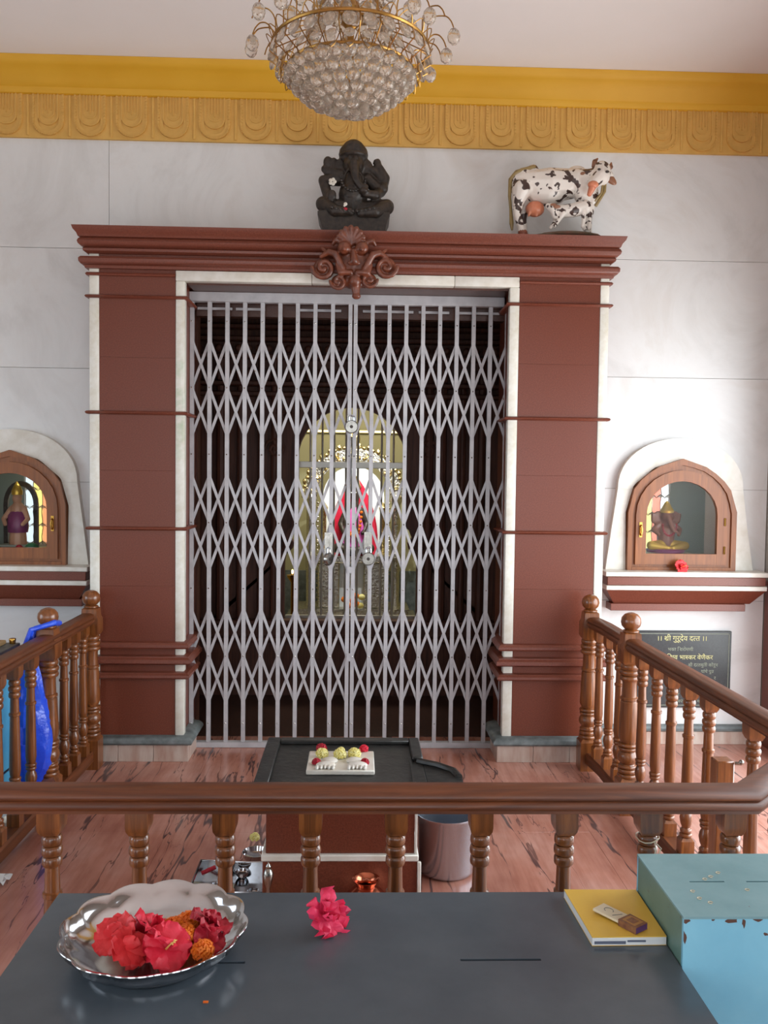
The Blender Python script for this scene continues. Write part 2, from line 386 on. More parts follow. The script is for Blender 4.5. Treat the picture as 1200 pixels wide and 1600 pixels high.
# right wall with a wide open doorway
b = B()
for (y0, y1, z0, z1) in ((4.42, 5.0, 0, CZ), (1.2, 4.42, 2.35, CZ), (-.2, 1.2, 0, CZ), (-3.4, -.2, 2.35, CZ), (-3.4, -2.6, 0, 2.35)): b.box(2.36, 2.5, y0, y1, z0, z1)
wr = obj('wall_right', b, plaster, kind='structure')
obj('granite_facing', B().box(2.352, 2.361, 4.44, 4.84, 0, .95), red, wr)
b = B()
for (y0, y1, z0, z1) in ((3.1, 5.0, 0, CZ), (.5, 3.1, 2.3, CZ), (.5, 3.1, 0, .25), (-1.0, .5, 0, CZ), (-3.4, -1.0, 2.3, CZ)): b.box(-4.1, -3.9, y0, y1, z0, z1)
obj('wall_left', b, plaster, kind='structure')
b = B()
holes = [(-1.9, -.35, -.1, 2.35), (.45, 2.1, -.1, 2.35)]+[(-3.4+i*1.0, -2.85+i*1.0, 2.65, 3.35) for i in range(6)]
for (x0, x1, z0, z1) in cut((-4.0, 2.5, 0, CZ), holes): b.box(x0, x1, -3.1, -2.95, z0, z1)
obj('wall_rear', b, plaster, kind='structure')
obj('ground', B().box(-30, 30, -30, 30, -.3, -.14), simple('pale paving outside', (176, 168, 156), .8, 0, (150, 146, 138), 3), kind='structure')
# cornice and lotus frieze
s = struct('trim_1')
prof = [(4.836, 3.586), (4.826, 3.590), (4.818, 3.604), (4.815, 3.618), (4.808, 3.622), (4.79, 3.648), (4.76, 3.68), (4.735, 3.697), (4.728, 3.70), (4.712, 3.716), (4.702, CZ-.001), (4.86, CZ-.001), (4.86, 3.586)]
obj('cornice_moulding', B().rings([[(x, y, z) for y, z in prof] for x in (-4.35, -1.2, 1.1, 2.358)]), yel, s)
fb = struct('trim_2')
obj('frieze_board', B().box(-4.35, 2.358, 4.842, WY+.001, 3.356, 3.588), yelf, fb)
pb = B()
def uline(w, h, top, n=12):
    # U outline from top left down round to top right
    pts = [(-w, top)]
    for i in range(n+1):
        a = PI+PI*i/n; pts.append((w*math.cos(a), h+w*1.0*math.sin(a)*.9))
    pts.append((w, top)); return pts
TP = .232
for (w1, w2, h, y0) in ((.086, .076, .088, -.010), (.076, .056, .088, -.006), (.056, .050, .115, -.012), (.036, .030, .135, -.009)):
    o_, i_ = uline(w1, h, TP), uline(w2, h, TP); pb.band(o_, i_, y0, .006)
pb.prism(uline(.050, .115, TP), -.005, .005)
for k in range(-2, 3): pb.box(k*.016-.002, k*.016+.002, -.010, 0, .13+abs(k)*.014, TP)
ol = uline(.080, .085, TP, 22)                                   # serrated edge of small teeth
for (xa, za) in ol[1:-1]: pb.box(xa-.0035, xa+.0035, -.013, 0, za-.0035, za+.0035)
for zz in (.105, .122, .139, .156, .173, .19, .207, .224):
    for sx in (-1, 1): pb.box(sx*.079-.005, sx*.079+.005, -.013, 0, zz-.004, zz+.004)
pet = obj('lotus_petal', pb, yelf, fb, origin=(0, 0, 0))
rod = obj('ridge', B().tube([(0, 0.004, 0.01), (0, 0.004, .228)], .009, 8), yelf, fb, origin=(0, 0, 0))
pw = .2262; x = -4.2; k = 0
while x < 2.27:
    o1 = pet if k == 0 else copy_part(pet, fb, (0, 0, 0)); o1.location = (x, 4.842, 3.357)
    o2 = rod if k == 0 else copy_part(rod, fb, (0, 0, 0)); o2.location = (x+pw/2, 4.840, 3.357)
    x += pw; k += 1

# ================================================================== PORTAL
PY = 4.55
bands = [(1.832, 1.852), (1.225, 1.245), (2.433, 2.452)]
def pilaster(name, xo, xi):
    s = struct(name); x0, x1 = min(xo, xi), max(xo, xi); d = 1 if xo < xi else -1
    red0, red1 = x0+.052, x1-.048
    cuts = [.13, .515-.04, .565, .637, 1.235, 1.842, 2.443, 2.66]
    zs = [.13, .436, .455, .477, .514, .54, .565, .6, .637, .94, 1.235, 1.53, 1.842, 2.13, 2.443, 2.66]
    segs = [(.13, .447), (.447, .54), (.54, .61), (.61, .93), (.93, 1.235), (1.235, 1.54), (1.54, 1.842), (1.842, 2.13), (2.13, 2.443), (2.443, 2.665)]
    for z0, z1 in segs:
        obj('granite_panel', B().box(red0+.0004, red1-.0004, PY, PY+.02, z0+.0002, z1-.0002, .0004), red, s, origin=((red0+red1)/2, PY, z0))
    for a0, a1 in ((x0, red0), (red1, x1)):
        top = 2.665 if (abs(a0-xo) < .06 or abs(a1-xo) < .06) else 2.53
        for z0, z1 in ((.13, .447), (.447, .54), (.54, .61), (.61, 1.235), (1.235, 1.842), (1.842, 2.443), (2.443, top)):
            obj('marble_strip', B().box(a0+.0005, a1-.0005, PY-.004, PY+.05, z0+.0005, z1-.0005, .005, seg=2), cream, s, origin=((a0+a1)/2, PY, z0))
    obj('core', B().box(x0+.018, x1-.018, PY+.019, WY+.1, .12, 2.665), red, s)
    for z0, z1 in bands: obj('thin_band', B().stack(x0, x1, PY, WY-.02, [(.004, z0), (.014, z0+.003), (.019, (z0+z1)/2), (.014, z1-.003), (.004, z1)]), redr, s)
    for z0, z1, p in ((.596, .637, .030), (.514, .565, .042), (.436, .477, .034)):
        obj('moulded_band', B().stack(x0, x1, PY, WY-.02, [(.003, z0), (p*.8, z0+.004), (p, z0+.012), (p*.96, z0+(z1-z0)*.6), (p*.62, z0+(z1-z0)*.8), (p*.6, z1-.006), (.003, z1)]), redr, s)
    obj('slate_ledge', B().stack(x0, x1, PY, WY-.02, [(.02, .088), (.046, .092), (.052, .102), (.048, .115), (.030, .128), (.0, .134)]), gstone, s)
    n = 3; wd = (x1-x0+.06)/n
    for i in range(n): obj('plinth_tile', B().box(x0-.03+i*wd+.0008, x0-.03+(i+1)*wd-.0008, PY-.035, PY+.2, 0, .089, .0015), pinkw, s, origin=(x0+i*wd, PY, 0))
    return s
pilaster('trim_3', -1.405, -.910)
pilaster('trim_4', 1.322, .793)
for sx, xx in ((1, -.910), (-1, .793)):          # reveals beside the gate
    pass
s = struct('trim_5')       # lintel with cap moulding
X0, X1 = -1.405, 1.322
obj('cap_moulding', B().stack(X0, X1, PY, WY-.001, [(.004, 2.660), (.010, 2.664), (.024, 2.672), (.026, 2.684), (.020, 2.690), (.030, 2.692), (.044, 2.704), (.048, 2.716), (.042, 2.730), (.034, 2.736), (.044, 2.740), (.050, 2.756), (.064, 2.772), (.070, 2.790)]), redr, s)
obj('roll_moulding', B().stack(X0, X1, PY, WY-.001, [(.003, 2.583), (.016, 2.585), (.020, 2.598), (.032, 2.602), (.042, 2.614), (.043, 2.630), (.034, 2.641), (.003, 2.645)]), redr, s)
for a, c in ((X0, -.9585), (.8445, X1)): obj('fillet_moulding', B().stack(a, c, PY, WY-.001, [(.003, 2.548), (.012, 2.550), (.016, 2.557), (.010, 2.565), (.003, 2.566)], int(a == X0), int(c == X1)), redr, s)
for i in range(5):
    a = X0+.053+i*(X1-X0-.106)/5; c = a+(X1-X0-.106)/5
    obj('granite_fascia', B().box(a+.0003, c-.0003, PY-.002, PY+.03, 2.583, 2.662, .0005), red, s, origin=(a, PY, 2.56))
obj('lintel_core', B().box(X0+.05, X1-.05, PY+.02, WY+.16, 2.531, 2.662), red, s)
for a, c in ((-.957, -.25), (-.25, .50), (.50, .843)):
    obj('marble_strip', B().box(a+.0006, c-.0006, PY-.010, PY+.05, 2.529, 2.582, .004, seg=2), creamp, s, origin=(a, PY, 2.53))
# inner jambs of the gate opening (brown granite)
jambm = granite('dark brown jamb granite', (52, 30, 24), (84, 52, 42), (104, 70, 56))
s = struct('door_1')
obj('jamb', B().box(-.95, -.931, PY+.06, 5.0, 0, 2.53), jambm, s); obj('jamb', B().box(.842, .87, 4.6, 5.0, 0, 2.53), jambm, s)
obj('head', B().box(-.9, .86, PY+.04, 5.0, 2.5192, 2.5305), jambm, s)
obj('head_panel', B().box(-.9, .86, 4.82, 4.88, 2.40, 2.52), jambm, s)

# ================================================================== FOLDING GATE
GY = 4.77
def gate(xs, label, side):
    g = thing('folding_gate', label, 'gate', ((xs[0]+xs[-1])/2, GY, 0), 'steel folding gate leaves')
    bar = None
    for i, x in enumerate(xs):
        if bar is None:
            b = B(); b.box(x-.0105, x+.0105, GY-.012, GY-.008, .03, 2.466); b.box(x-.0105, x+.0105, GY+.008, GY+.012, .03, 2.466)
            bar = obj('upright_bar', b, gatep, g, origin=(x, GY, 0), smooth=0)
        else: copy_part(bar, g, (x, GY, 0))
    n = len(xs); proto = {}
    for zn in (2.0, 1.258, .516):
        for d, yy in ((1, GY-.0045), (-1, GY+.0015)):
            for i in range(-1, n-1):
                a, c = i, i+2          # strip from bar a to bar c, node at bar i+1
                pa = xs[a] if a >= 0 else None; pc = xs[c] if c < n else None; xm = xs[i+1]; dx = xs[1]-xs[0]
                za, zc = zn+.262*d, zn-.262*d
                if pa is None: p0 = (xm, zn)
                else: p0 = (pa, za)
                if pc is None: p1 = (xm, zn)
                else: p1 = (pc, zc)
                if p0 == p1: continue
                L = math.hypot(p1[0]-p0[0], p1[1]-p0[1])+.012; ang = math.atan2(p1[1]-p0[1], p1[0]-p0[0]); key = round(L, 2)
                if key not in proto:
                    proto[key] = obj('lattice_strip', B().box(-L/2, L/2, -.0015, .0015, -.0075, .0075), gatew, g, origin=(0, 0, 0), smooth=0); o = proto[key]
                else: o = proto[key].copy(); C.objects.link(o); o.parent = g
                o.location = Vector(((p0[0]+p1[0])/2, yy, (p0[1]+p1[1])/2))-org(g); o.rotation_euler = (0, -ang, 0)
    rv = B()
    for x in xs:
        for z in (2.36, 2.0, 1.635, 1.258, .893, .516, .137): rv.ball((x, GY-.013, z), .0042, u=6, v=4)
    obj('rivets', rv, chrome, g, kind='stuff')
    return g
gl = gate([-.914+.0962*k for k in range(10)], 'left leaf of the lilac-grey steel folding gate with criss-cross lattice', -1)
gr = gate([-.019+.0932*k for k in range(10)], 'right leaf of the lilac-grey steel folding gate, nearest the cow figurine', 1)
gt = thing('gate_track', 'pale grey steel channel track along the top and foot of the folding gate', 'track', (MX, GY, 0))
obj('head_rail', B().box(-.928, .80, GY-.02, GY+.022, 2.466, 2.519, .002), gatep, gt)
for a, c in ((-.89, -.70), (-.68, -.52), (-.35, -.1), (.02, .3), (.33, .5), (.55, .78)): obj('guide_strip', B().box(a, c, GY+.025, GY+.035, 2.43, 2.443), gatep, gt)
obj('foot_rail', B().box(-.905, .835, GY-.02, GY+.02, .0, .031, .002), gatep, gt)
# hasps and padlocks
for (x, z, par) in ((-.156, 1.17, gl), (.063, 1.175, gr)):
    obj('hasp', B().box(x-.022, x+.022, GY-.02, GY-.013, z-.10, z+.04).box(x-.006, x+.006, GY-.036, GY-.02, z-.085, z+.03), chrome, par)
obj('hasp', B().box(-.06, -.02, GY-.02, GY-.013, 1.80, 1.86), chrome, gl)
b = B().tube([(-.033, GY-.018, 1.74), (-.031, GY-.02, 1.68), (-.035, GY-.02, 1.6), (-.032, GY-.016, 1.45)], .004); obj('chain', b, statue, gl)
obj('latch_plate', B().box(-.052, -.022, GY-.018, GY-.013, .985, 1.02).box(-.05, -.02, GY-.018, GY-.013, .49, .535), gatep, gl)
def padlock(x, z, side, label):
    t = thing('padlock', label, 'padlock', (x, GY-.04, z), 'round steel padlocks on the gate')
    M = Matrix.Translation((x, GY-.036, z)) @ Matrix.Rotation(R(60 if side else 0), 4, 'Z') @ Matrix.Rotation(R(90), 4, 'X')
    obj('lock_body', B().lathe([(0, -.012), (.032, -.012), (.037, -.006), (.037, .006), (.032, .012), (0, .012)], n=24), chrome, t, M=M)
    N = Matrix.Translation((x, GY-.036, z)) @ Matrix.Rotation(R(60 if side else 0), 4, 'Z')
    obj('shackle', B().tube([(-.013, 0, .028), (-.013, 0, .05)]+[(.013*math.cos(PI-PI*i/6), 0, .05+.013*math.sin(PI*i/6)) for i in range(7)]+[(.013, 0, .028)], .005, 8), steelb, t, M=N)
    obj('keyhole_cover', B().lathe([(0, 0), (.009, 0), (.009, .004), (0, .005)], n=12), statue, t, M=M @ Matrix.Translation((0, 0, .012)))
padlock(-.036, 1.795, False, 'topmost round steel padlock where the two gate leaves meet')
padlock(-.156, 1.065, True, 'lower padlock on the left gate leaf, turned sideways')
padlock(.065, 1.068, False, 'lower padlock on the right gate leaf, round face towards the viewer')

# ================================================================== VESTIBULE AND SANCTUM
s = struct('wall_vestibule')
obj('side_wall', B().box(-1.3, -1.2, 5.0, 5.95, 0, 2.9), woodD, s); obj('side_wall', B().box(1.14, 1.24, 5.0, 5.95, 0, 2.9), woodD, s)
obj('soffit', B().box(-1.3, 1.24, 4.9, 5.95, 2.75, 2.85), woodD, s); obj('return_wall', B().box(-1.3, -.915, 4.95, 5.02, 0, 2.8).box(.87, 1.24, 4.95, 5.02, 0, 2.8), woodD, s)
obj('floor_dark', B().box(-1.3, 1.24, 4.96, 8.2, -.1, .004), darkgr, s)
# carved wooden doorcase
def arch_pts():
    h = []
    h += [(.455, .50), (.455, .93), (.44, 1.0), (.40, 1.02), (.39, 1.06), (.42, 1.10), (.40, 1.15), (.375, 1.17), (.372, 1.40), (.372, 1.62)]
    for i in range(1, 9):
        a = PI/2*i/8; h.append((.372*math.cos(a), 1.62+.37*math.sin(a)))
    return h
ap = [(MX+x, z) for x, z in arch_pts()]; full = ap+[(2*MX-x, z) for x, z in reversed(ap[:-1])]
dc = thing('carved_doorcase', 'dark carved wooden doorcase with round arch behind the folding gate', 'doorcase', (MX, 5.9, 0))
out = []; fin = []; last = None
for (x, z) in full:
    dx, dz = x-MX, z-1.4; kx, kz = 1.2/max(abs(dx), 1e-3), 1.35/max(abs(dz), 1e-3); side = ('x', dx > 0) if kx < kz else ('z', dz > 0)
    if last and side != last[0]:
        cxn = 1.2 if ((side[0] == 'x' and side[1]) or (last[0][0] == 'x' and last[0][1])) else -1.2; czn = 1.35 if ((side[0] == 'z' and side[1]) or (last[0][0] == 'z' and last[0][1])) else -1.35
        out.append((MX+cxn, 1.4+czn)); fin.append(last[1])
    k = min(kx, kz); out.append((MX+dx*k, 1.4+dz*k)); fin.append((x, z)); last = (side, (x, z))
obj('arched_panel', B().band(out, fin, 5.9, 5.96), woodD, dc, smooth=20)
obj('lower_panel', B().box(-1.25, 1.17, 5.88, 5.96, 0, .5), woodD, dc)
inner = [(MX+(x-MX)*1.0, z) for x, z in full]; o2 = [(MX+(x-MX)*1.08, 1.2+(z-1.2)*1.05) for x, z in full]
obj('arch_moulding', B().band(o2, inner, 5.87, 5.9), woodD, dc, smooth=20)
for x in (-1.08, -.93, -.80, -.66, -.57, .49, .58, .72, .85, 1.0):
    obj('pilaster_strip', B().tube([(x, 5.87, .5), (x, 5.87, 2.3)], .028 if int(x*100) % 2 else .02, 8), woodD, dc)
for i, z in enumerate((2.05, 2.12, 2.3, 2.42, 2.5, .5, .38)): obj('cross_moulding', B().box(-1.2, 1.12, 5.83-.01*(i % 3), 5.9, z, z+.035, .008), woodD, dc)
sc = B()
for sx in (-1, 1):
    for (cx, cz, r0) in ((.52, 1.70, .075), (.50, 1.05, .07), (.53, 1.4, .05), (.45, 1.93, .06), (.25, 2.02, .05), (.62, 1.1, .04)):
        sc.tube([(MX+sx*(cx+r0*(1-t/16)*math.cos(t*.75)), 5.855, cz+r0*(1-t/16)*math.sin(t*.75)) for t in range(16)], .011, 6)
for i in range(34): sc.ball((MX-1.1+i*.0667, 5.82, 2.37), (.024, .02, .026), u=8, v=6)
for i in range(34): sc.ball((MX-1.1+i*.0667, 5.84, 2.2), (.020, .02, .045), u=8, v=6)
obj('carving', sc, woodD, dc, kind='stuff')
# inner steel grille
ig = thing('inner_grille', 'chrome bar grille across the sanctum arch behind the folding gate', 'grille', (MX, 6.05, .5))
bar = None
for i in range(10):
    x = MX-.375+i*.0835
    if bar is None: bar = obj('upright_bar', B().tube([(x, 6.05, .5), (x, 6.05, 2.0)], .008, 8), chromeb, ig, origin=(x, 6.05, .5))
    else: copy_part(bar, ig, (x, 6.05, .5))
for z in (1.575, .49): obj('cross_bar', B().box(-.50, .42, 6.035, 6.06, z, z+.045, .003), chromeb, ig)
s = struct('wall_sanctum')
obj('back_panel', B().box(-1.1, 1.02, 8.1, 8.15, 0, 2.7), wallin, s); obj('side_panel', B().box(-1.15, -1.1, 5.96, 8.15, 0, 2.7), wallin, s)
obj('side_panel', B().box(1.02, 1.07, 5.96, 8.15, 0, 2.7), wallin, s); obj('top_panel', B().box(-1.15, 1.07, 5.96, 8.15, 2.5, 2.55), wallin, s)
obj('dado', B().box(-1.1, 1.02, 8.06, 8.1, 0, .62), gstone, s)
tl = thing('tube_light', 'lit tube light on the sanctum wall seen above the silver arch', 'light', (0, 8.07, 1.92))
obj('tube', B().tube([(-.62, 8.05, 1.93), (.55, 8.05, 1.93)], .009, 8), tube, tl); obj('batten', B().box(-.65, .58, 8.065, 8.1, 1.915, 1.945), wallin, tl)
l = bpy.data.lights.new('sanctum_lamp', 'AREA'); l.size = .7; l.energy = 30; l.color = (1, .93, .78); lo = bpy.data.objects.new('sanctum_lamp', l); C.objects.link(lo); lo.location = (-.03, 6.7, 2.42); lo.rotation_euler = (R(20), 0, 0)
l = bpy.data.lights.new('shrine_spot', 'SPOT'); l.energy = 45; l.spot_size = R(50); l.color = (.92, .98, 1); lo = bpy.data.objects.new('shrine_spot', l); C.objects.link(lo); lo.location = (.25, 6.3, 2.2); lo.rotation_euler = Vector((-.27, .9, -.85)).to_track_quat('-Z', 'Y').to_euler()
# silver throne
TY = 7.25
th = thing('silver_throne', 'embossed silver throne with arch and pillars inside the sanctum', 'throne', (MX, TY, 0))
for sx in (-1, 1):
    x = MX+.01+sx*.36
    obj('pillar', B().lathe([(0, .35), (.05, .35), (.055, .4), (.035, .44), (.04, .8), (.05, .84), (.035, .88), (.038, 1.28), (.055, 1.32), (.045, 1.36), (0, 1.38)], (x, TY, 0), 14), silver, th)
    obj('pillar', B().lathe([(0, .35), (.028, .35), (.022, .44), (.022, 1.2), (.035, 1.25), (0, 1.3)], (MX+.01+sx*.25, TY+.03, 0), 12), silvg, th)
    bb = B()
    for k in range(22): bb.ball((MX+.01+sx*.30, TY-.03, .45+k*.04), .011, u=8, v=6)
    obj('bead_string', bb, silver, th, kind='stuff')
def arc(r, w0, w1, n=20, cz=1.34): return [(MX+.01+r*math.cos(PI*i/n), cz+r*1.0*math.sin(PI*i/n)) for i in range(n+1)]
obj('arch_band', B().band(arc(.41, 0, 0), arc(.31, 0, 0), TY-.03, TY+.03), silver, th)
b = B()
for i in range(33):
    a = PI*i/32; b.ball((MX+.01+(.42+.012*(i % 2))*math.cos(a), TY-.03, 1.34+(.42+.012*(i % 2))*math.sin(a)), (.018, .015, .026 if i % 2 else .016), u=8, v=6)
for i in range(9):
    a = PI*(i+.5)/9; b.tube([(MX+.01+(.36+.03*math.cos(q*.9))*math.cos(a+.012*q), TY-.045, 1.34+(.36+.03*math.cos(q*.9))*math.sin(a+.012*q)) for q in range(9)], .006, 5)
for i in range(25):
    a = PI*i/24; b.ball((MX+.01+.33*math.cos(a), TY-.04, 1.34+.33*math.sin(a)), .014, u=8, v=6)
b.ball((MX+.01, TY-.03, 1.83), (.05, .03, .07))
obj('arch_ornament', b, silvg, th, kind='stuff')
for z0, z1, wd, yf in ((.0, .2, .62, 6.85), (.2, .35, .52, 6.95), (.35, .42, .46, 7.05), (.80, .86, .33, 7.05)):
    obj('step', B().stack(MX-wd, MX+wd, yf, TY+.2, [(0, z0), (.012, z0+.01), (.012, z1-.015), (.02, z1-.012), (.02, z1), (0, z1+.001)]), silver, th)
for sx in (-1, 1): obj('front_panel', B().box(MX+sx*.19-.09, MX+sx*.19+.09, 7.08, 7.12, .42, .8, .01), silver, th)
obj('niche_panel', B().box(MX-.1, MX+.1, 7.16, 7.18, .42, .8), halo, th)
obj('backdrop', B().prism([(MX-.25, .86), (MX+.27, .86)]+[(MX+.01+.26*math.cos(PI*i/16), 1.34+.26*math.sin(PI*i/16)) for i in range(17)], TY+.03, TY+.05), halo, th)
# deity image
dx = MX+.015; dy = 7.15
idt = thing('deity_idol', 'small idol in a red cape and pink garment under the silver arch', 'idol', (dx, dy, .86))
b = B(); b.path([(dx, dy, .9), (dx, dy, 1.05), (dx, dy, 1.2), (dx, dy, 1.28)], [.07, .06, .075, .04]); b.ball((dx, dy-.01, 1.37), (.052, .05, .062))
for sx in (-1, 1):
    b.path([(dx+sx*.06, dy, 1.23), (dx+sx*.11, dy-.02, 1.12), (dx+sx*.08, dy-.09, 1.05)], [.03, .026, .02]); b.ball((dx+sx*.075, dy-.1, 1.05), (.022, .03, .018)); b.ball((dx+sx*.055, dy, 1.37), (.01, .014, .02))
    b.path([(dx+sx*.04, dy, .98), (dx+sx*.13, dy-.08, .92), (dx, dy-.13, .9)], [.05, .045, .03])
b.ball((dx, dy-.062, 1.365), (.009, .014, .014))
sculpt('body', b, statue, idt, .008, 2)
obj('eyes', B().ball((dx-.02, dy-.054, 1.38), (.010, .005, .005)).ball((dx+.02, dy-.054, 1.38), (.010, .005, .005)), halo, idt)
obj('crown', B().lathe([(.055, 0), (.062, .015), (.05, .03), (.04, .07), (.02, .1), (0, .115)], (dx, dy, 1.415), 14), silvg, idt)
def cape(w0, w1, z0, z1, yo):
    r = []
    for i in range(9):
        t = i/8; z = z1+(z0-z1)*t; ww = w0*(.16+.84*math.sin(min(1, t*1.25)*PI/2)**.8)
        r.append([(dx+ww*math.cos(PI*k/16)*(1), dy+yo-.05*math.sin(PI*k/16)+.01*math.sin(k*2.2)*t, z) for k in range(17)]+[(dx+ww*.94*math.cos(PI*(16-k)/16), dy+yo+.012-.045*math.sin(PI*(16-k)/16), z) for k in range(17)])
    return B().rings(r)
obj('red_cape', cape(.20, .085, .86, 1.50, .045), redcl, idt)['label'] = 'red cloth cape behind the idol'
obj('pink_garment', cape(.10, .06, .88, 1.26, -.06), pinkcl, idt)['label'] = 'pink cloth garment'
b = B()
for i in range(17):
    a = PI+PI*i/16; b.ico((dx+.06*math.cos(a), dy-.125, 1.22+.2*math.sin(a)), .015, 1)
obj('garland', b, mari, idt)
b = B(); random.seed(3)
for k, (x, z) in enumerate(((-.05, .46), (-.02, .45), (.03, .46), (.06, .45), (0, .49), (-.07, .5), (.07, .52), (.02, .53))):
    o = obj('marigold_flower', B().ico((dx+x, 7.04, z), (.03, .02, .026), 2), mari if k % 3 else yflo)
    tag(o, 'orange marigold heaped at the foot of the silver throne' if k % 3 else 'yellow marigold among the orange ones at the silver throne', 'flower', 'orange marigolds at the throne' if k % 3 else 'yellow marigolds at the throne')
lp = thing('oil_lamp', 'small lit brass oil lamp left of the silver throne', 'lamp', (-.5, 6.7, .0))
obj('stand', B().lathe([(0, 0), (.06, 0), (.06, .02), (.012, .05), (.012, .68), (.04, .72), (.045, .74), (0, .73)], (-.5, 6.7, 0), 14), brass, lp); obj('flame', B().ball((-.5, 6.7, .765), (.008, .008, .018), u=8, v=6), flame, lp)

# ================================================================== NICHES (arched marble surround, shelf, glazed cabinet)
def niche(cx, sgn, side):
    X = lambda v: cx+sgn*v          # local x grows away from the portal
    Y0 = WY-.045
    s = struct('trim_6' if sgn > 0 else 'trim_7')
    n = 24; ro = .36; zs = 1.471
    outer = [(X(ro*math.cos(PI*i/n)), zs+.29*math.sin(PI*i/n)**.9 if 0 < i < n else zs) for i in range(n+1)]
    fi = [(-.305, 1.0), (-.305, 1.34), (-.27, 1.492), (-.155, 1.592), (0, 1.645), (.155, 1.592), (.27, 1.492), (.315, 1.345), (.315, 1.0)]
    inn = []
    for i in range(n+1):
        fa = [(-.275, 1.4711), (-.27, 1.492), (-.155, 1.592), (0, 1.645), (.155, 1.592), (.27, 1.492), (.2755, 1.4711)]; tt = [0, .06, .28, .5, .72, .94, 1]; t = 1-i/n; a = max(j for j in range(6) if tt[j] <= t+1e-9); f = (t-tt[a])/(tt[a+1]-tt[a]); p, q = fa[a], fa[a+1]; inn.append((p[0]+(q[0]-p[0])*f, p[1]+(q[1]-p[1])*f))
    inn = [(X(x), z) for x, z in inn]
    obj('arch_slab', B().band(outer, inn, Y0, WY), creamp, s, smooth=25)
    for d, xo, xb in ((-1, .355, .42), (1, .355, .43)):
        obj('jamb_slab', B().prism([(X(d*.36), 1.4702), (X(d*.276), 1.4702), (X(d*.312), 1.34), (X(d*.306), 1.0125), (X(d*xb), 1.0125), (X(d*(xo+.035)), 1.25)], Y0, WY), creamp, s, smooth=25)
    # shelf: white slab, red band, white slab, red chamfered corbel
    x0, x1 = sorted((X(-.45), X(.47))); r = struct('trim_8' if sgn > 0 else 'trim_9')
    for nm, z0, z1, e, m in (('marble_shelf', .985, 1.012, .0, creamp), ('granite_band', .935, .9845, -.012, redr), ('marble_shelf', .908, .9345, -.006, creamp)):
        obj(nm, B().box(x0-e, x1+e, 4.70-e, WY, z0, z1, .003), m, r)
    q = B(); q.rings([[(x0+.01+k, 4.712+k*1.1, z), (x1-.01-k, 4.712+k*1.1, z), (x1-.01-k, WY, z), (x0+.01+k, WY, z)] for k, z in ((0, .9078), (.06, .826))]); obj('granite_corbel', q, redr, r, smooth=0)
    obj('granite_apron', B().box(x0+.05, x1-.10 if sgn > 0 else x1-.05, 4.765, WY, .785, .8258, .002), redr, r)
    # cabinet
    c = thing('niche_cabinet', 'arched teak cabinet with glass door in the %s wall niche' % side, 'cabinet', (cx, 4.80, 1.01), 'glazed niche cabinets')
    off = lambda k: [(X(x*(1-k/.31)), 1.0+(z-1.0)*(1-k/.64)) for x, z in fi]
    fo = [(X(x), z) for x, z in fi]; f1 = [(X(x*.87), 1.335+(z-1.335)*.87 if z > 1.1 else 1.04) for x, z in fi]
    def arch(w, zsp, h, zb, m=14): return [(X(-w), zb)]+[(X(-w*math.cos(PI*i/m)), zsp+h*math.sin(PI*i/m)) for i in range(m+1)]+[(X(w), zb)]
    def outl(m=14):
        res = []
        pts = arch(.262, 1.32, .262, 1.045, m); return pts
    A0 = arch(.262, 1.325, .255, 1.045); A0i = arch(.262, 1.325, .255, 1.0125); A1 = arch(.203, 1.325, .193, 1.107); A1i = arch(.203, 1.325, .193, 1.0465)
    def poly_at(t):      # sample frame outline by fraction of the arch
        if t <= 0: return fi[0]
        k = t*6; a = int(min(k, 5.999)); f = k-a; p, q = fi[1+a], fi[2+a]; return (p[0]+(q[0]-p[0])*f, p[1]+(q[1]-p[1])*f)
    FO = [(-.305, 1.012)]+[poly_at(i/14) if i else fi[1] for i in range(15)]+[(.315, 1.012)]; FO = [(X(x), z) for x, z in FO]
    FM = [((a[0]*.45+b_[0]*.55), (a[1]*.45+b_[1]*.55)) for a, b_ in zip(FO, A0i)]
    obj('frame', B().band(FO+[], FM, 4.785, 4.87).box(min(X(-.28), X(.285)), max(X(-.28), X(.285)), 4.7851, 4.869, 1.0125, 1.030), woodN, c, smooth=20)
    obj('frame_moulding', B().band(FM, A0i, 4.797, 4.87).box(min(X(-.2618), X(.2618)), max(X(-.2618), X(.2618)), 4.7971, 4.869, 1.0302, 1.0465), woodN, c, smooth=20)
    d = obj('door', B().band(A0, A1i, 4.782, 4.81).box(min(X(-.2028), X(.2028)), max(X(-.2028), X(.2028)), 4.7821, 4.8099, 1.047, 1.107), woodN, c, smooth=25)
    obj('glass', B().prism(A1, 4.795, 4.798), glass, d, smooth=0)
    obj('handle', B().tube([(X(-.235), 4.782, 1.27), (X(-.235), 4.765, 1.262), (X(-.232), 4.762, 1.24), (X(-.235), 4.765, 1.218), (X(-.235), 4.782, 1.21)], .005).box(X(-.235)-.008, X(-.235)+.008, 4.778, 4.783, 1.20, 1.285), brass, d)
    for z in (1.13, 1.29): obj('hinge', B().tube([(X(.245), 4.778, z-.022), (X(.245), 4.778, z+.022)], .005), brass, d)
    # glowing panel added at the back to imitate reflections in the door glass
    gsx = -.04 if sgn > 0 else -.04
    g = thing('reflection_panel', 'added glowing panel of coloured strips imitating reflections inside the %s niche' % side, 'panel', (cx, 5.31, 1.08))
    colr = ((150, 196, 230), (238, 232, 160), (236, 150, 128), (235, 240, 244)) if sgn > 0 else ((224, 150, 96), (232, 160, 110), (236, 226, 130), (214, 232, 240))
    gx0, gw = (-.09, .205) ; hz = [1.09, 1.2, 1.31, 1.42, 1.52]; nC = 4
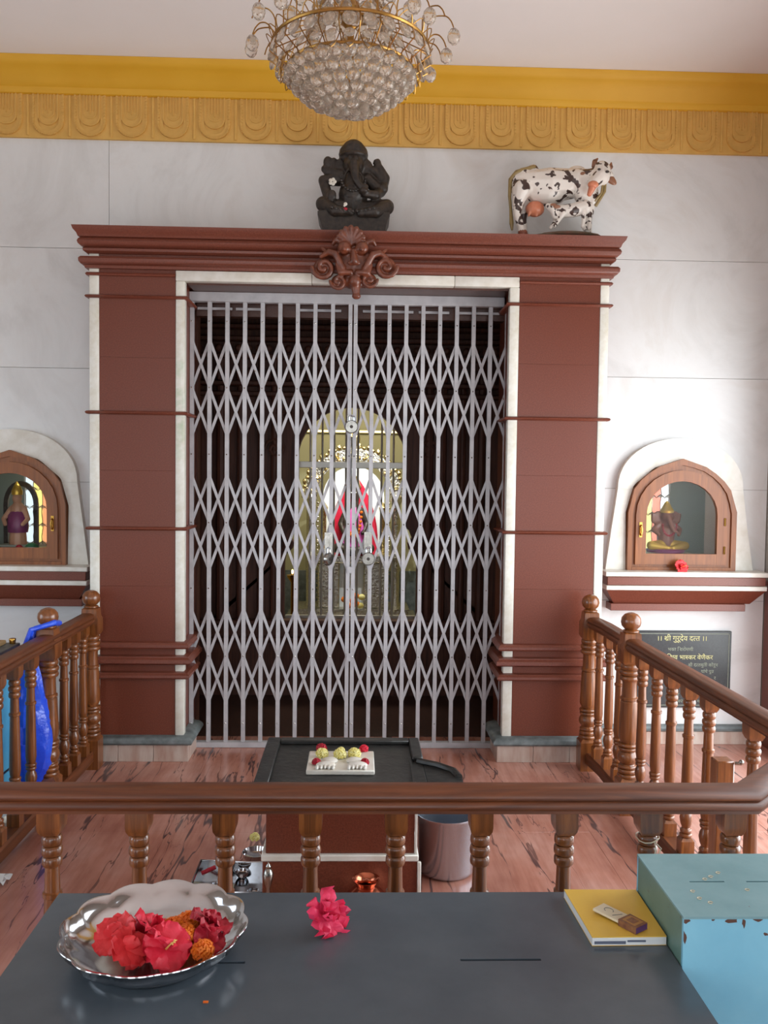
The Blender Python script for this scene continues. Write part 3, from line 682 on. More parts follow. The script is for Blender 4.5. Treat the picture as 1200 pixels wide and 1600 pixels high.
    for i in range(nC):
        mm = simple('reflection glow %d %s' % (i, side), colr[i], .3, emit=1.0)
        for k in range(len(hz)-1):
            a = gx0+gw*i/nC; e = gw/nC; zt = hz[k+1]
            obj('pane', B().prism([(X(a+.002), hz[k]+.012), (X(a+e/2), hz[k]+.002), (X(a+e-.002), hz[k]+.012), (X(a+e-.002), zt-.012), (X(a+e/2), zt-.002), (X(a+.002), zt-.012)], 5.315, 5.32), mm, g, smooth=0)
    lead = B()
    for i in range(nC+1): lead.tube([(X(gx0+gw*i/nC+.004*math.sin(j*2)), 5.312, 1.08+j*.05) for j in range(10)], .0028, 5)
    for k in range(5):
        for i in range(nC): lead.tube([(X(gx0+gw*i/nC), 5.312, hz[k]+.012), (X(gx0+gw*(i+.5)/nC), 5.312, hz[k]-.010), (X(gx0+gw*(i+1)/nC), 5.312, hz[k]+.012)], .0026, 5)
    obj('reflection_lines', lead, chrome, g); obj('panel_frame', B().box(min(X(gx0-.01), X(gx0+gw+.01)), max(X(gx0-.01), X(gx0+gw+.01)), 5.32, 5.335, 1.07, 1.54), paint, g)
    bl = thing('reflection_spot', 'added glowing oval imitating a reflected light at the top of the %s niche' % side, 'lamp', (X(.02), 5.1, 1.56)); obj('glow_oval', B().ball((X(.03), 5.1, 1.54), (.03, .03, .022)), lamp, bl); obj('oval_holder', B().tube([(X(.03), 5.1, 1.56), (X(.03), 5.1, 1.61)], .014, 8), paint, bl)  # glowing oval added to imitate a light reflected in the glass
    return X
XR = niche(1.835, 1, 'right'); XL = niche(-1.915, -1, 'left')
def seated_idol(b, c, k, sgn=1):
    x, y, z = c; P = lambda a, d, e: (x+a*k, y+d*k, z+e*k)
    return P
def niche_idol(x, y, z, k, label):
    t = thing('small_idol', label, 'idol', (x, y, z)); P = lambda a, d, e: (x+a*k, y+d*k, z+e*k)
    b = B(); b.path([P(0, 0, .2), P(0, 0, .42), P(0, -.02, .6)], [.17*k, .18*k, .10*k]); b.ball(P(0, -.05, .72), (.13*k, .12*k, .13*k)); b.path([P(0, -.15, .70), P(.02, -.22, .56), P(.08, -.22, .44), P(.15, -.2, .42)], [.055*k, .045*k, .035*k, .03*k])
    for s_ in (-1, 1):
        b.ball(P(s_*.17, 0, .72), (.09*k, .03*k, .11*k)); b.path([P(s_*.14, 0, .56), P(s_*.27, -.04, .45), P(s_*.2, -.16, .36)], [.06*k, .05*k, .04*k]); b.path([P(s_*.12, 0, .56), P(s_*.26, .03, .62), P(s_*.27, 0, .76)], [.05*k, .04*k, .035*k])
    sculpt('body', b, brn, t, .006*max(k/.3, .8), 2)
    b = B()
    for s_ in (-1, 1): b.path([P(s_*.06, -.05, .16), P(s_*.34, -.14, .14), P(s_*.05, -.28, .1)], [.1*k, .09*k, .05*k])
    sculpt('legs', b, goldp, t, .006, 2)
    obj('seat', B().lathe([(0, 0), (.36*k, 0), (.38*k, .05*k), (.30*k, .09*k), (0, .1*k)], (x, y, z), 18), purp, t)
    obj('crown', B().lathe([(.13*k, 0), (.14*k, .04*k), (.10*k, .10*k), (.05*k, .2*k), (0, .24*k)], P(0, -.03, .79), 14), goldp, t)
    b = B()
    for i in range(15):
        a = PI+PI*i/14; b.ball(P(.14*math.cos(a), -.2, .56+.22*math.sin(a)), .018*k, u=6, v=5)
    obj('garland', b, hibd, t)
niche_idol(1.86, 5.10, 1.09, .30, 'brown and gold seated idol with purple base in the right niche')
# left niche: small standing idol in a mauve garment before an arch
tag(obj('idol_plinth', B().box(1.72, 2.0, 4.97, 5.2, 1.071, 1.089, .003), creamp), 'low pale plinth under the seated idol in the right niche', 'plinth')
t = thing('small_idol', 'standing idol in mauve garment before a dark arch in the left niche', 'idol', (-1.985, 5.08, 1.06))
b = B(); b.path([(-1.985, 5.08, 1.1), (-1.985, 5.08, 1.2), (-1.985, 5.08, 1.31)], [.05, .045, .04]); b.ball((-1.985, 5.07, 1.37), (.028, .028, .034))
for q in (-1, 1): b.path([(-1.985+q*.035, 5.08, 1.31), (-1.985+q*.07, 5.05, 1.25), (-1.985+q*.05, 5.02, 1.22)], [.018, .014, .012])
sculpt('body', b, skin, t, .005, 2)
obj('garment', B().lathe([(.055, 1.17), (.06, 1.2), (.055, 1.27), (.035, 1.3)], (-1.985, 5.08, 0), 16), purp, t); obj('crown', B().lathe([(.03, 1.39), (.032, 1.41), (.02, 1.44), (0, 1.47)], (-1.985, 5.07, 0), 12), goldp, t)
obj('backing_arch', B().band([(-1.985+.1*math.cos(PI*i/12), 1.33+.14*math.sin(PI*i/12)) for i in range(13)], [(-1.985+.075*math.cos(PI*i/12), 1.33+.11*math.sin(PI*i/12)) for i in range(13)], 5.12, 5.14).box(-2.085, -2.06, 5.12, 5.14, 1.06, 1.33).box(-1.91, -1.885, 5.12, 5.14, 1.06, 1.33), statue, t)
obj('seat', B().stack(-2.08, -1.90, 5.02, 5.14, [(0, 1.06), (.01, 1.065), (.01, 1.085), (0, 1.1)]), nichew, t)
tag(obj('red_flower_ball', B().ico((-1.94, 4.98, 1.085), .022, 2), hibd), 'round dark red flower head at the foot of the left niche idol', 'flower')
tag(obj('green_leaf_ball', B().ico((-1.87, 4.99, 1.09), (.04, .03, .028), 2), simple('leaf green', (40, 110, 70), .6)), 'bunch of green leaves beside the left niche idol', 'leaves')

# ================================================================== FLOWERS
def petal_grid(L, W, ruf, curl, seed, lift=.35):
    rnd = random.Random(seed); ph = rnd.random()*6; rows = []
    nu, nv = 7, 7
    for i in range(nu):
        t = i/(nu-1); wd = W*(math.sin(PI*min(t*.62+.06, 1))**.8)*(1 if t < .85 else 1-.25*(t-.85)/.15); r = []
        for j in range(nv):
            s_ = j/(nv-1)*2-1; zz = L*(lift*t-curl*t*t)+ruf*L*t*t*math.sin(s_*7+ph+t*4)*.5-.10*L*abs(s_)*t+ruf*L*.3*rnd.uniform(-1, 1)*t
            r.append((L*t*(1-.12*s_*s_*t), wd*s_, zz))
        rows.append(r)
    return rows
def petal_mesh(L, W, ruf, curl, seed, lift=.35, th=.0009):
    rows = petal_grid(L, W, ruf, curl, seed, lift); b = B(); bm = b.bm
    top = [[bm.verts.new(p) for p in r] for r in rows]; bot = [[bm.verts.new((p[0], p[1], p[2]-th)) for p in r] for r in rows]
    nu, nv = len(rows), len(rows[0])
    for i in range(nu-1):
        for j in range(nv-1):
            bm.faces.new((top[i][j], top[i+1][j], top[i+1][j+1], top[i][j+1])); bm.faces.new((bot[i][j+1], bot[i+1][j+1], bot[i+1][j], bot[i][j]))
    for i in range(nu-1):
        for j in (0, nv-1): bm.faces.new((top[i][j], top[i+1][j], bot[i+1][j], bot[i][j]))
    for j in range(nv-1):
        for i in (0, nu-1): bm.faces.new((top[i][j], top[i][j+1], bot[i][j+1], bot[i][j]))
    return b
def hibiscus(name, label, loc, r, mat, seed, tilt=(0, 0, 0), dbl=0, stamen=True, group=None, wk=.62, ruf=.28):
    t = thing(name, label, 'flower', loc, group); loc = Vector(loc); E = Euler(tilt).to_matrix().to_4x4(); rnd = random.Random(seed)
    pr = [petal_mesh(r, r*wk, ruf, .25, seed*7+k, .55) for k in range(3)]
    for k in range(5+dbl):
        lay = k >= 5; M = Matrix.Translation(loc+Vector((0, 0, r*.02))) @ E @ Matrix.Rotation(2*PI*k/5+(.6 if lay else 0)+rnd.uniform(-.2, .2), 4, 'Z') @ Matrix.Rotation(-(.75 if lay else .05)+rnd.uniform(-.15, .15), 4, 'Y') @ Matrix.Scale(.68 if lay else 1, 4)
        q = B(); q.add(pr[k % 3], M); obj('petal', q, mat, t, smooth=60)
    for p in pr: p.bm.free()
    if stamen:
        M = Matrix.Translation(loc) @ E; q = B(); q.tube([(0, 0, 0), (.05*r, 0, .5*r), (.18*r, 0, 1.0*r)], [.05*r, .035*r, .03*r], 6)
        for i in range(10): q.ball((.1*r+.1*r*i/10+.05*r*math.cos(i*2.4), .05*r*math.sin(i*2.4), .6*r+.045*r*i), .03*r, u=5, v=4)
        obj('stamen', q, stam, t, M=M)
    return t
def puff(loc, r, mat, name, label, cat='flower', seed=1, group=None, flat=.85):
    rnd = random.Random(seed); b = B(); b.ico(loc, (r*.72, r*.72, r*.6*flat), 1)
    for i in range(90):
        z = 1-1.5*(i+.5)/90; a = i*2.39996; q = math.sqrt(max(0, 1-z*z)); d = Vector((q*math.cos(a), q*math.sin(a), z*flat)); p = Vector(loc)+d*r*rnd.uniform(.72, .9)
        M = d.to_track_quat('Z', 'Y').to_matrix().to_4x4(); b.box(-.17*r, .17*r, -.10*r, .10*r, -.2*r, .2*r, M=Matrix.Translation(p) @ M @ Matrix.Rotation(rnd.uniform(0, 3), 4, 'Z') @ Matrix.Rotation(rnd.uniform(-.5, .5), 4, 'X'))
    o = obj(name, b, mat, smooth=20, origin=loc); return tag(o, label, cat, group)

hibiscus('hibiscus_flower', 'small red flower on the right niche shelf below the cabinet door', (1.82, 4.745, 1.035), .042, hibp, 5, (R(70), 0, .3), 3)

# ================================================================== PLAQUE
pq = thing('memorial_plaque', 'black stone plaque with gold Devanagari lettering on the wall behind the right railing', 'plaque', (1.88, 4.84, .435))
px0, px1, pz0, pz1 = 1.585, 2.165, .212, .658
obj('slab', B().box(px0, px1, 4.838, WY+.002, pz0, pz1, .003), simple('black polished granite', (34, 36, 38), .22, 0, (46, 50, 52), 90), pq)
b = B(); e = .014
for (a, c, d_, f) in ((px0+e, px1-e, pz1-e-.003, pz1-e), (px0+e, px1-e, pz0+e, pz0+e+.003), (px0+e, px0+e+.003, pz0+e, pz1-e), (px1-e-.003, px1-e, pz0+e, pz1-e)): b.box(a, c, 4.8365, 4.839, d_, f)
obj('border_line', b, letw, pq, smooth=0)
GL = {}
def glyph(ch):
    if ch not in GL:
        c = bpy.data.curves.new('t', 'FONT'); c.body = ch; c.extrude = 0; c.resolution_u = 3; o = bpy.data.objects.new('t', c); C.objects.link(o)
        dg = bpy.context.evaluated_depsgraph_get(); dg.update(); m = bpy.data.meshes.new_from_object(o.evaluated_get(dg))
        c.body = ch+'|'; dg.update(); m2 = bpy.data.meshes.new_from_object(o.evaluated_get(dg)); c.body = '|'; dg.update(); m3 = bpy.data.meshes.new_from_object(o.evaluated_get(dg))
        adv = max(v.co.x for v in m2.vertices)-max(v.co.x for v in m3.vertices); GL[ch] = (m, adv); bpy.data.objects.remove(o)
    return GL[ch]
def line(tokens, right=None, center=None, z=0, h=.02, mat=letg):
    b = B(); x = 0
    for tk in tokens:
        kind, ch = (tk if isinstance(tk, tuple) else ('', tk))
        if ch == ' ': x += .26; continue
        m, adv = glyph(ch); q = bmesh.new(); q.from_mesh(m)
        if kind == 'h':   # half form: the stem is cut away
            cutx = adv*.64
            bmesh.ops.bisect_plane(q, geom=q.verts[:]+q.edges[:]+q.faces[:], plane_co=(cutx, 0, 0), plane_no=(1, 0, 0), clear_outer=True); adv = cutx
        n0 = len(b.bm.verts); tm = bpy.data.meshes.new('x'); q.to_mesh(tm); q.free(); b.bm.from_mesh(tm); bpy.data.meshes.remove(tm); b.bm.verts.ensure_lookup_table()
        bmesh.ops.translate(b.bm, vec=(x, 0, 0), verts=b.bm.verts[n0:])
        if kind == 'r': b.tube([(x+adv*.80, .24, 0), (x+adv*.6, .12, 0), (x+adv*.38, -.02, 0)], .035, 4)
        if kind == 'R': b.tube([(x+adv*.5+.12*math.cos(a/4*PI), .66+.12*math.sin(a/4*PI), 0) for a in range(-1, 5)], .03, 4)
        x += adv-(.09 if ch == 'ि' else 0)
    s_ = h/.62; xo = (right-x*s_) if right is not None else center-x*s_/2
    bb = B(); bb.add(b, Matrix.Translation((xo, 4.8362, z)) @ Matrix.Rotation(R(90), 4, 'X') @ Matrix.Scale(s_, 4)); b.bm.free()
    r = bmesh.ops.extrude_face_region(bb.bm, geom=bb.bm.faces[:]); bmesh.ops.translate(bb.bm, vec=(0, .002, 0), verts=[v for v in r['geom'] if isinstance(v, bmesh.types.BMVert)])
    obj('lettering', bb, mat, pq, smooth=0)
H = lambda c: ('h', c)
line(['।', '।', ' ', H('श'), ('r', 'र') if 0 else 'ी', ' ', 'गु', 'रू', 'दे', 'व', ' ', 'द', H('त'), 'त', ' ', '।', '।'] if 0 else ['।', '।', ' ', ('r', 'श'), 'ी', ' ', 'गु', 'रू', 'दे', 'व', ' ', 'द', H('त'), 'त', ' ', '।', '।'], center=1.875, z=.602, h=.026, mat=letg)
line(['भ', H('क'), 'त', ' ', 'ि', 'श', 'रो', 'म', 'णी'], center=1.868, z=.543, h=.017, mat=letw)
line(['ि', 'श', 'व', ' ', 'भा', H('स'), 'क', 'र', ' ', 'वे', ('R', 'णे'), 'क', 'र'], right=2.058, z=.494, h=.023, mat=letg)
line([('r', 'श'), 'ी', ' ', 'द', H('त'), 'त', 'मु', ('R', 'त'), 'ी', ' ', 'को', 'रू', 'न'], right=2.088, z=.453, h=.017, mat=letw)
line(['यां', 'चे', ' ', 'पु', ('r', 'त')], right=2.065, z=.416, h=.016, mat=letw)
line(['र'], right=2.078, z=.378, h=.016, mat=letw); line(['रु'], right=1.735, z=.376, h=.016, mat=letw)
line(['सौ', '.', ' ', ' ', 'म', 'न', ' ', ' ', 'रि'[:1]], right=1.93, z=.33, h=.017, mat=letw)
line(['यां', ' ', 'ि', 'द', 'र', ' ', ' ', 'क'], right=1.90, z=.282, h=.016, mat=letw)
line(['पा', ' ', 'ज', 'पं', 'च', ' ', 'ज', ' ', 'म', 'ण', ' ', 'णा'], right=1.995, z=.243, h=.015, mat=letw)

# ================================================================== RAILINGS
RT = .81
def rail_profile():
    # half section (offset across, height) of a moulded handrail 8.5 cm wide, 6.5 cm high
    h = [(.0, RT), (.022, RT-.001), (.033, RT-.007), (.038, RT-.016), (.038, RT-.022), (.034, RT-.026), (.040, RT-.030), (.043, RT-.038), (.040, RT-.046), (.033, RT-.049), (.033, RT-.056), (.0, RT-.056)]
    return h+[(-a, b) for a, b in reversed(h[1:-1])]
def handrail(name, pts, mat, parent):
    pr = rail_profile(); rg = []
    P = [Vector((x, y, 0)) for x, y in pts]
    for i, p in enumerate(P):
        d0 = (P[i]-P[i-1]).normalized() if i else None; d1 = (P[i+1]-P[i]).normalized() if i < len(P)-1 else None
        t = ((d0 or d1)+(d1 or d0)).normalized(); n = Vector((t.y, -t.x, 0)); k = 1/max(.5, n.dot(Vector(((d1 or d0).y, -(d1 or d0).x, 0))))
        rg.append([p+n*a*k+Vector((0, 0, z)) for a, z in pr])
    return obj(name, B().rings(rg), mat, parent, smooth=50)
def turned(z0, z1, k=1.0):
    # turned baluster: square blocks at both ends, beads, swelling shaft with a ring, vase foot
    b = B(); w = .0265*k
    b.rings([[(sx*q, sy*q, z) for sx, sy in ((-1, -1), (1, -1), (1, 1), (-1, 1))] for q, z in ((w*.95, z0), (w*.95, z0+.055), (w*.65, z0+.066))])
    b.rings([[(sx*q, sy*q, z) for sx, sy in ((-1, -1), (1, -1), (1, 1), (-1, 1))] for q, z in ((w*.72, z1-.062), (w*.95, z1-.050), (w, z1-.04), (w, z1))])
    pr = [(.016, z0+.062)]
    def bead(za, zb, r, r0=.0165):
        return [(r0, za)]+[(r0+(r-r0)*math.sin(PI*(i+.5)/6)**.6, za+(zb-za)*(.5-.5*math.cos(PI*(i+.5)/6))) for i in range(6)]+[(r0, zb)]
    pr += bead(z0+.066, z0+.082, .024)+bead(z0+.083, z0+.099, .022)+[(.015, z0+.103), (.021, z0+.118), (.0245, z0+.138), (.022, z0+.155), (.015, z0+.17)]
    pr += bead(z0+.172, z0+.186, .022)+bead(z0+.187, z0+.202, .0235)+[(.019, z0+.205), (.0225, z0+.23), (.0215, z0+.30)]
    zr = z1-.205; pr += [(.0185, zr-.008), (.0225, zr-.005), (.0225, zr+.005), (.018, zr+.008), (.0165, z1-.14)]
    pr += bead(z1-.138, z1-.114, .0235)+bead(z1-.113, z1-.089, .0245)+bead(z1-.088, z1-.064, .0235)+[(.017, z1-.06)]
    b.lathe([(r*k, z) for r, z in pr], n=14); return b
def newel(parent, x, y, name='newel_post'):
    b = B(); w = .046
    b.rings([[(sx*q, sy*q, z) for sx, sy in ((-1, -1), (1, -1), (1, 1), (-1, 1))] for q, z in ((w, 0), (w, .15), (w*.7, .168))])
    b.rings([[(sx*q, sy*q, z) for sx, sy in ((-1, -1), (1, -1), (1, 1), (-1, 1))] for q, z in ((w*.8, .69), (w, .705), (w, .775), (w*.85, .79), (w*.8, .83), (w*.5, .838))])
    def bead(za, zb, r, r0=.034): return [(r0, za)]+[(r0+(r-r0)*math.sin(PI*(i+.5)/6)**.6, za+(zb-za)*(.5-.5*math.cos(PI*(i+.5)/6))) for i in range(6)]+[(r0, zb)]
    pr = [(.03, .155)]+bead(.165, .185, .046)+bead(.187, .207, .044)+bead(.208, .224, .042)+[(.032, .228), (.045, .245), (.048, .26), (.043, .278), (.034, .288)]+bead(.29, .307, .044)+bead(.308, .325, .046)
    pr += [(.036, .33), (.044, .35), (.043, .40), (.038, .515), (.034, .520), (.040, .524), (.040, .534), (.034, .538), (.032, .60)]+bead(.612, .636, .045)+bead(.638, .662, .047)+bead(.664, .69, .044)+[(.03, .70)]
    b.lathe(pr, n=20)
    b.lathe([(.022, .832), (.036, .836), (.036, .842), (.024, .848), (.030, .850), (.041, .862), (.0455, .880), (.042, .900), (.030, .915), (.012, .923), (0, .924)], n=20)
    return obj(name, b, woodZ, parent, smooth=35, M=Matrix.Translation((x, y, 0)))
def railing(name, label, pts, bal, newels, botz=.06, mat=woodY, posts=()):
    t = thing(name, label, 'railing', (pts[0][0], pts[0][1], 0), 'turned teak railings')
    handrail('handrail', pts, mat, t)
    # bottom rail
    rg = []; P = [Vector((x, y, 0)) for x, y in pts]
    for i, p in enumerate(P):
        d = (P[min(i+1, len(P)-1)]-P[max(i-1, 0)]).normalized(); n = Vector((d.y, -d.x, 0))
        rg.append([p+n*a+Vector((0, 0, z)) for a, z in ((-.034, botz-.015), (-.034, botz+.028), (-.026, botz+.038), (.026, botz+.038), (.034, botz+.028), (.034, botz-.015))])
    obj('bottom_rail', B().rings(rg), mat, t, smooth=30)
    pr = None
    for x, y in bal:
        if pr is None: pr = obj('baluster', turned(botz+.035, RT-.052), woodZ, t, smooth=35, origin=(0, 0, 0)); pr.location = Vector((x, y, 0))-org(t)
        else: copy_part(pr, t, (x, y, 0))
    for x, y in newels: newel(t, x, y)
    return t
def along(p, q, n, a=.5):
    return [(p[0]+(q[0]-p[0])*(i+a)/n, p[1]+(q[1]-p[1])*(i+a)/n) for i in range(n)]
LX, RX = -1.37, 1.262
tl_ = railing('side_railing', 'left turned teak railing with ball-topped posts, blue bag hung on it', [(-1.372, 4.40), (LX, 4.2), (LX, 2.335)],
              [(LX, y) for y in (4.32, 4.18, 4.04, 3.63, 3.46, 3.29, 3.12, 2.95, 2.78, 2.61, 2.44)], [(-1.362, 4.43), (LX-.005, 3.85)])
bal_r = [(1.245, 4.30), (1.252, 4.15), (1.255, 4.0), (1.264, 3.70), (1.268, 3.53), (1.272, 3.37), (1.276, 3.20), (1.282, 3.03), (1.29, 2.70)]
tr_ = railing('side_railing', 'right turned teak railing with ball-topped posts, in front of the black plaque', [(1.235, 4.40), (1.252, 4.2), (1.255, 3.85), (1.29, 2.335)], bal_r, [(1.225, 4.42), (1.252, 3.84)])
gp = thing('gate_post', 'short square teak post with a small bolt inside the right railing', 'post', (1.24, 2.88, 0)); obj('post', B().box(1.235, 1.295, 2.84, 2.90, 0, .575, .004), woodZ, gp)
obj('bolt', B().tube([(1.295, 2.84, .57), (1.315, 2.835, .57)], .006, 8).ball((1.315, 2.835, .575), .009), chrome, gp)
FX = [-.935+.1995*i for i in range(-4, 10)]
fr = thing('front_railing', 'long teak railing running across in front of the stone pedestal', 'railing', (0, 1.98, 0), 'turned teak railings')
handrail('handrail', [(LX, 2.335), (-1.015, 1.98), (.935, 1.98), (1.29, 2.335)], woodX, fr)
obj('bottom_rail', B().box(-1.0, .95, 1.945, 2.015, .02, .1, .006), woodX, fr)
pr = obj('baluster', turned(.095, RT-.052, 1.0), woodZ, fr, smooth=35, origin=(0, 0, 0)); pr.location = Vector((-.7, 1.98, 0))-org(fr)
bx = [-.6985+.1995*i for i in range(-1, 9)]
for x in bx:
    if abs(x+.6985) > .01: copy_part(pr, fr, (x, 1.98, 0))
copy_part(pr, fr, (1.09, 2.135, 0)); copy_part(pr, fr, (-1.17, 2.135, 0))
# thread tied on one baluster
b = B(); bxx = bx[8]
b.tube([(bxx+.027*math.cos(2*PI*i/12), 1.98+.027*math.sin(2*PI*i/12), RT-.125-.004*math.sin(i)) for i in range(13)], .0016, 5); b.tube([(bxx+.008, 1.954, RT-.126), (bxx+.010, 1.95, RT-.14), (bxx+.006, 1.95, RT-.165)], .0014, 5); b.tube([(bxx+.01, 1.953, RT-.126), (bxx+.022, 1.948, RT-.138), (bxx+.016, 1.95, RT-.155)], .0014, 5)
tag(obj('tied_thread', b, creamc), 'pale thread knotted round a front railing baluster near the teal box', 'thread')

# ================================================================== PEDESTAL WITH BLACK STONE SLAB
pd = thing('stone_pedestal', 'red granite pedestal with white marble edging under the black slab', 'pedestal', (-.04, 3.1, 0))
a0, a1, b0, b1 = -.297, .208, 2.865, 3.30
obj('lower_body', B().box(a0-.01, a1+.01, b0-.01, b1+.01, 0, .225, .002), red, pd); obj('marble_band', B().box(a0-.014, a1+.014, b0-.014, b1+.014, .2252, .247, .003), creamp, pd)
obj('upper_body', B().box(a0, a1, b0, b1, .2472, .435, .002), red, pd)
for x in (a1+.001,): obj('marble_edge', B().box(x, x+.008, b0-.004, b0+.004, .248, .434, .002), creamp, pd)
for x in (a1+.0105,): obj('marble_edge', B().box(x, x+.012, b0-.018, b0-.006, .0, .224, .002), creamp, pd)
ps = thing('spouted_slab', 'black stone slab with raised rim and drain spout on the right', 'slab', (-.04, 3.08, .435))
s0, s1, t0, t1 = -.338, .252, 2.835, 3.335
obj('slab', B().box(s0, s1, t0, t1, .436, .485, .004), blackst, ps)
rim = B(); rim.box(s0, s0+.05, t0, t1, .485, .502, .004).box(s0+.05, s1-.04, t1-.045, t1, .485, .502, .004).box(s0+.05, s1-.04, t0, t0+.035, .485, .497, .004).box(s1-.04, s1, 3.10, t1, .485, .502, .004).box(s1-.05, s1-.043, t0+.035, 3.1, .4852, .489)
obj('rim', rim, blackst, ps)
sp = B(); o = [(s1, 2.84), (s1+.07, 2.84), (s1+.115, 2.845), (s1+.124, 2.88), (s1+.124, 2.95), (s1+.11, 3.0), (s1+.06, 3.05), (s1, 3.09)]
sp.rings([[(x, y, z) for x, y in o] for z in (.40, .484)]); obj('spout', sp, blackst, ps, smooth=20)
obj('spout_rim', B().tube([(s1-.02, 3.09, .49), (s1+.05, 3.045, .49), (s1+.10, 2.995, .488), (s1+.115, 2.94, .484)], .013, 8).tube([(s1, 2.848, .486), (s1+.07, 2.848, .486), (s1+.11, 2.855, .484)], .012, 8), blackst, ps)
mp = thing('marble_plate', 'white marble plate with carved footprints on the black slab', 'plate', (-.05, 3.06, .486)); obj('plate', B().box(-.168, .072, 2.955, 3.168, .4855, .502, .003), creamp, mp)
ft = B()
for k, x in enumerate((-.10, .012)):
    sg = -1 if k == 0 else 1; ft.ball((x, 3.0, .507), (.036, .022, .012)); ft.ball((x+.012*sg*-1, 3.045, .507), (.03, .025, .012))
    for j in range(5): ft.ball((x-.03+.014*j, 2.975-.003*abs(j-2), .508), (.007, .013, .008), u=8, v=6)
obj('footprints', ft, creamp, mp)
for i, (x, y, r, m, lb) in enumerate(((-.123, 3.165, .025, hibd, 'dark red rose head at the rear left corner of the marble plate'), (.035, 3.165, .021, hibm, 'red flower at the rear right corner of the marble plate'), (-.135, 3.02, .019, hibd, 'small red flower at the front left of the marble plate'), (.038, 3.02, .019, hibd, 'small red flower at the front right of the marble plate'),
        (-.118, 3.10, .028, yflo, 'pale yellow chrysanthemum left of the three on the marble plate'), (-.052, 3.09, .029, yflo, 'pale yellow chrysanthemum in the middle of the marble plate'), (.0, 3.10, .029, yflo, 'pale yellow chrysanthemum right of the three on the marble plate'), (-.05, 3.15, .018, yflo, 'smallest greenish yellow flower at the back of the marble plate'))):
    puff((x, y, .502+r*.42), r*.8, m, 'flower_head', lb, seed=i+3)

# ================================================================== VESSELS AND THINGS ON THE FLOOR
bk = thing('steel_vessel', 'tall brushed stainless steel vessel on the floor right of the pedestal', 'vessel', (.37, 3.27, 0))
bc = (.362, 3.27, 0)
obj('body', B().lathe([(0, .002), (.100, .002), (.108, .008), (.112, .02), (.1195, .222), (.124, .228), (.1235, .234), (.118, .232), (.108, .02), (0, .012)], bc, 40), steelb, bk, smooth=50)
lo_ = thing('copper_pot', 'round copper water pot with flared rim before the pedestal', 'pot', (.045, 2.77, 0))
obj('body', B().lathe([(0, 0), (.045, 0), (.048, .008), (.07, .04), (.085, .09), (.078, .14), (.05, .17), (.032, .182), (.033, .192), (.044, .204), (.046, .209), (.042, .207), (.030, .190), (.028, .18), (.045, .165), (.07, .13), (.05, .03), (0, .015)], (.043, 2.765, 0), 32), copper, lo_, smooth=50)
bl = thing('brass_bell', 'slim silvery hand bell with a pointed finial before the pedestal', 'bell', (-.275, 2.74, 0)); bc = (-.275, 2.74, 0)
obj('bell_cup', B().lathe([(.055, 0), (.056, .006), (.045, .03), (.035, .07), (.02, .09), (0, .095)], bc, 20), brass, bl); obj('handle', B().lathe([(.006, .09), (.01, .1), (.006, .12), (.006, .19), (.010, .20), (.014, .215), (.018, .235), (.012, .25), (.007, .255), (.009, .262), (.004, .27), (0, .28)], bc, 14), chrome, bl)
def tray(x0, x1, y0, y1, label):
    t = thing('steel_tray', label, 'tray', ((x0+x1)/2, (y0+y1)/2, 0)); h = .045
    obj('base', B().box(x0, x1, y0, y1, .001, .005), steel, t); b = B(); b.stack(x0, x1, y0, y1+.0, [(0, .004), (.012, h), (.018, h), (.018, h+.003)])
    w_ = B(); q = .0015
    for (c, d, e, f) in ((x0, x1, y0, y0+.004), (x0, x1, y1-.004, y1), (x0, x0+.004, y0, y1), (x1-.004, x1, y0, y1)): w_.box(c, d, e, f, .004, h)
    w_.tube([(x0, y0, h), (x1, y0, h), (x1, y1, h), (x0, y1, h), (x0, y0, h)], .005, 6); obj('side_walls', w_, steel, t); return t
b.bm.free() if False else None
tray(-.585, -.475, 3.02, 3.255, 'narrow stainless steel tray holding small bowls, left of the wooden baluster')
tray(-.455, -.325, 3.0, 3.24, 'wider stainless steel tray beside the pedestal corner')
def katori(x, y, z, r, label, fill=None):
    t = thing('small_bowl', label, 'bowl', (x, y, z)); obj('bowl', B().lathe([(0, .001), (r*.6, .001), (r*.92, r*.5), (r*1.02, r*.85), (r*.98, r*.85), (r*.86, r*.5), (0, r*.12)], (x, y, z), 20), steel, t)
    if fill: obj('contents', B().lathe([(0, r*.5), (r*.85, r*.45)], (x, y, z), 14), fill, t)
katori(-.55, 3.07, .006, .028, 'small steel bowl in the front left of the narrow tray', statue); katori(-.50, 3.09, .006, .026, 'small steel bowl in the front right of the narrow tray', brn)
katori(-.42, 3.20, .006, .026, 'small dark bowl at the back of the wider tray', statue); katori(-.36, 3.05, .006, .024, 'small dark bowl at the front of the wider tray', statue)
katori(-.385, 3.335, .0, .052, 'steel bowl on the floor beside the pedestal, behind the trays')
tag(obj('red_stick', B().tube([(-.57, 3.18, .03), (-.52, 3.2, .045)], .008, 8), hibd), 'short red stick lying in the narrow steel tray', 'stick')
puff((-.46, 2.96, .03), .035, yflo, 'yellow_flower', 'yellow flower heap in front of the narrow steel tray', seed=21); puff((-.49, 2.93, .02), .028, mari, 'yellow_flower', 'yellow orange flower behind the rim of the metal bowl', seed=25)
puff((-.375, 2.95, .02), .03, pinkcl, 'pink_flower', 'magenta pink flower in front of the wider steel tray', seed=22)
puff((-.40, 3.43, .06), .02, yflo, 'yellow_flower', 'yellowish green bud behind the steel bowl by the pedestal', seed=24)
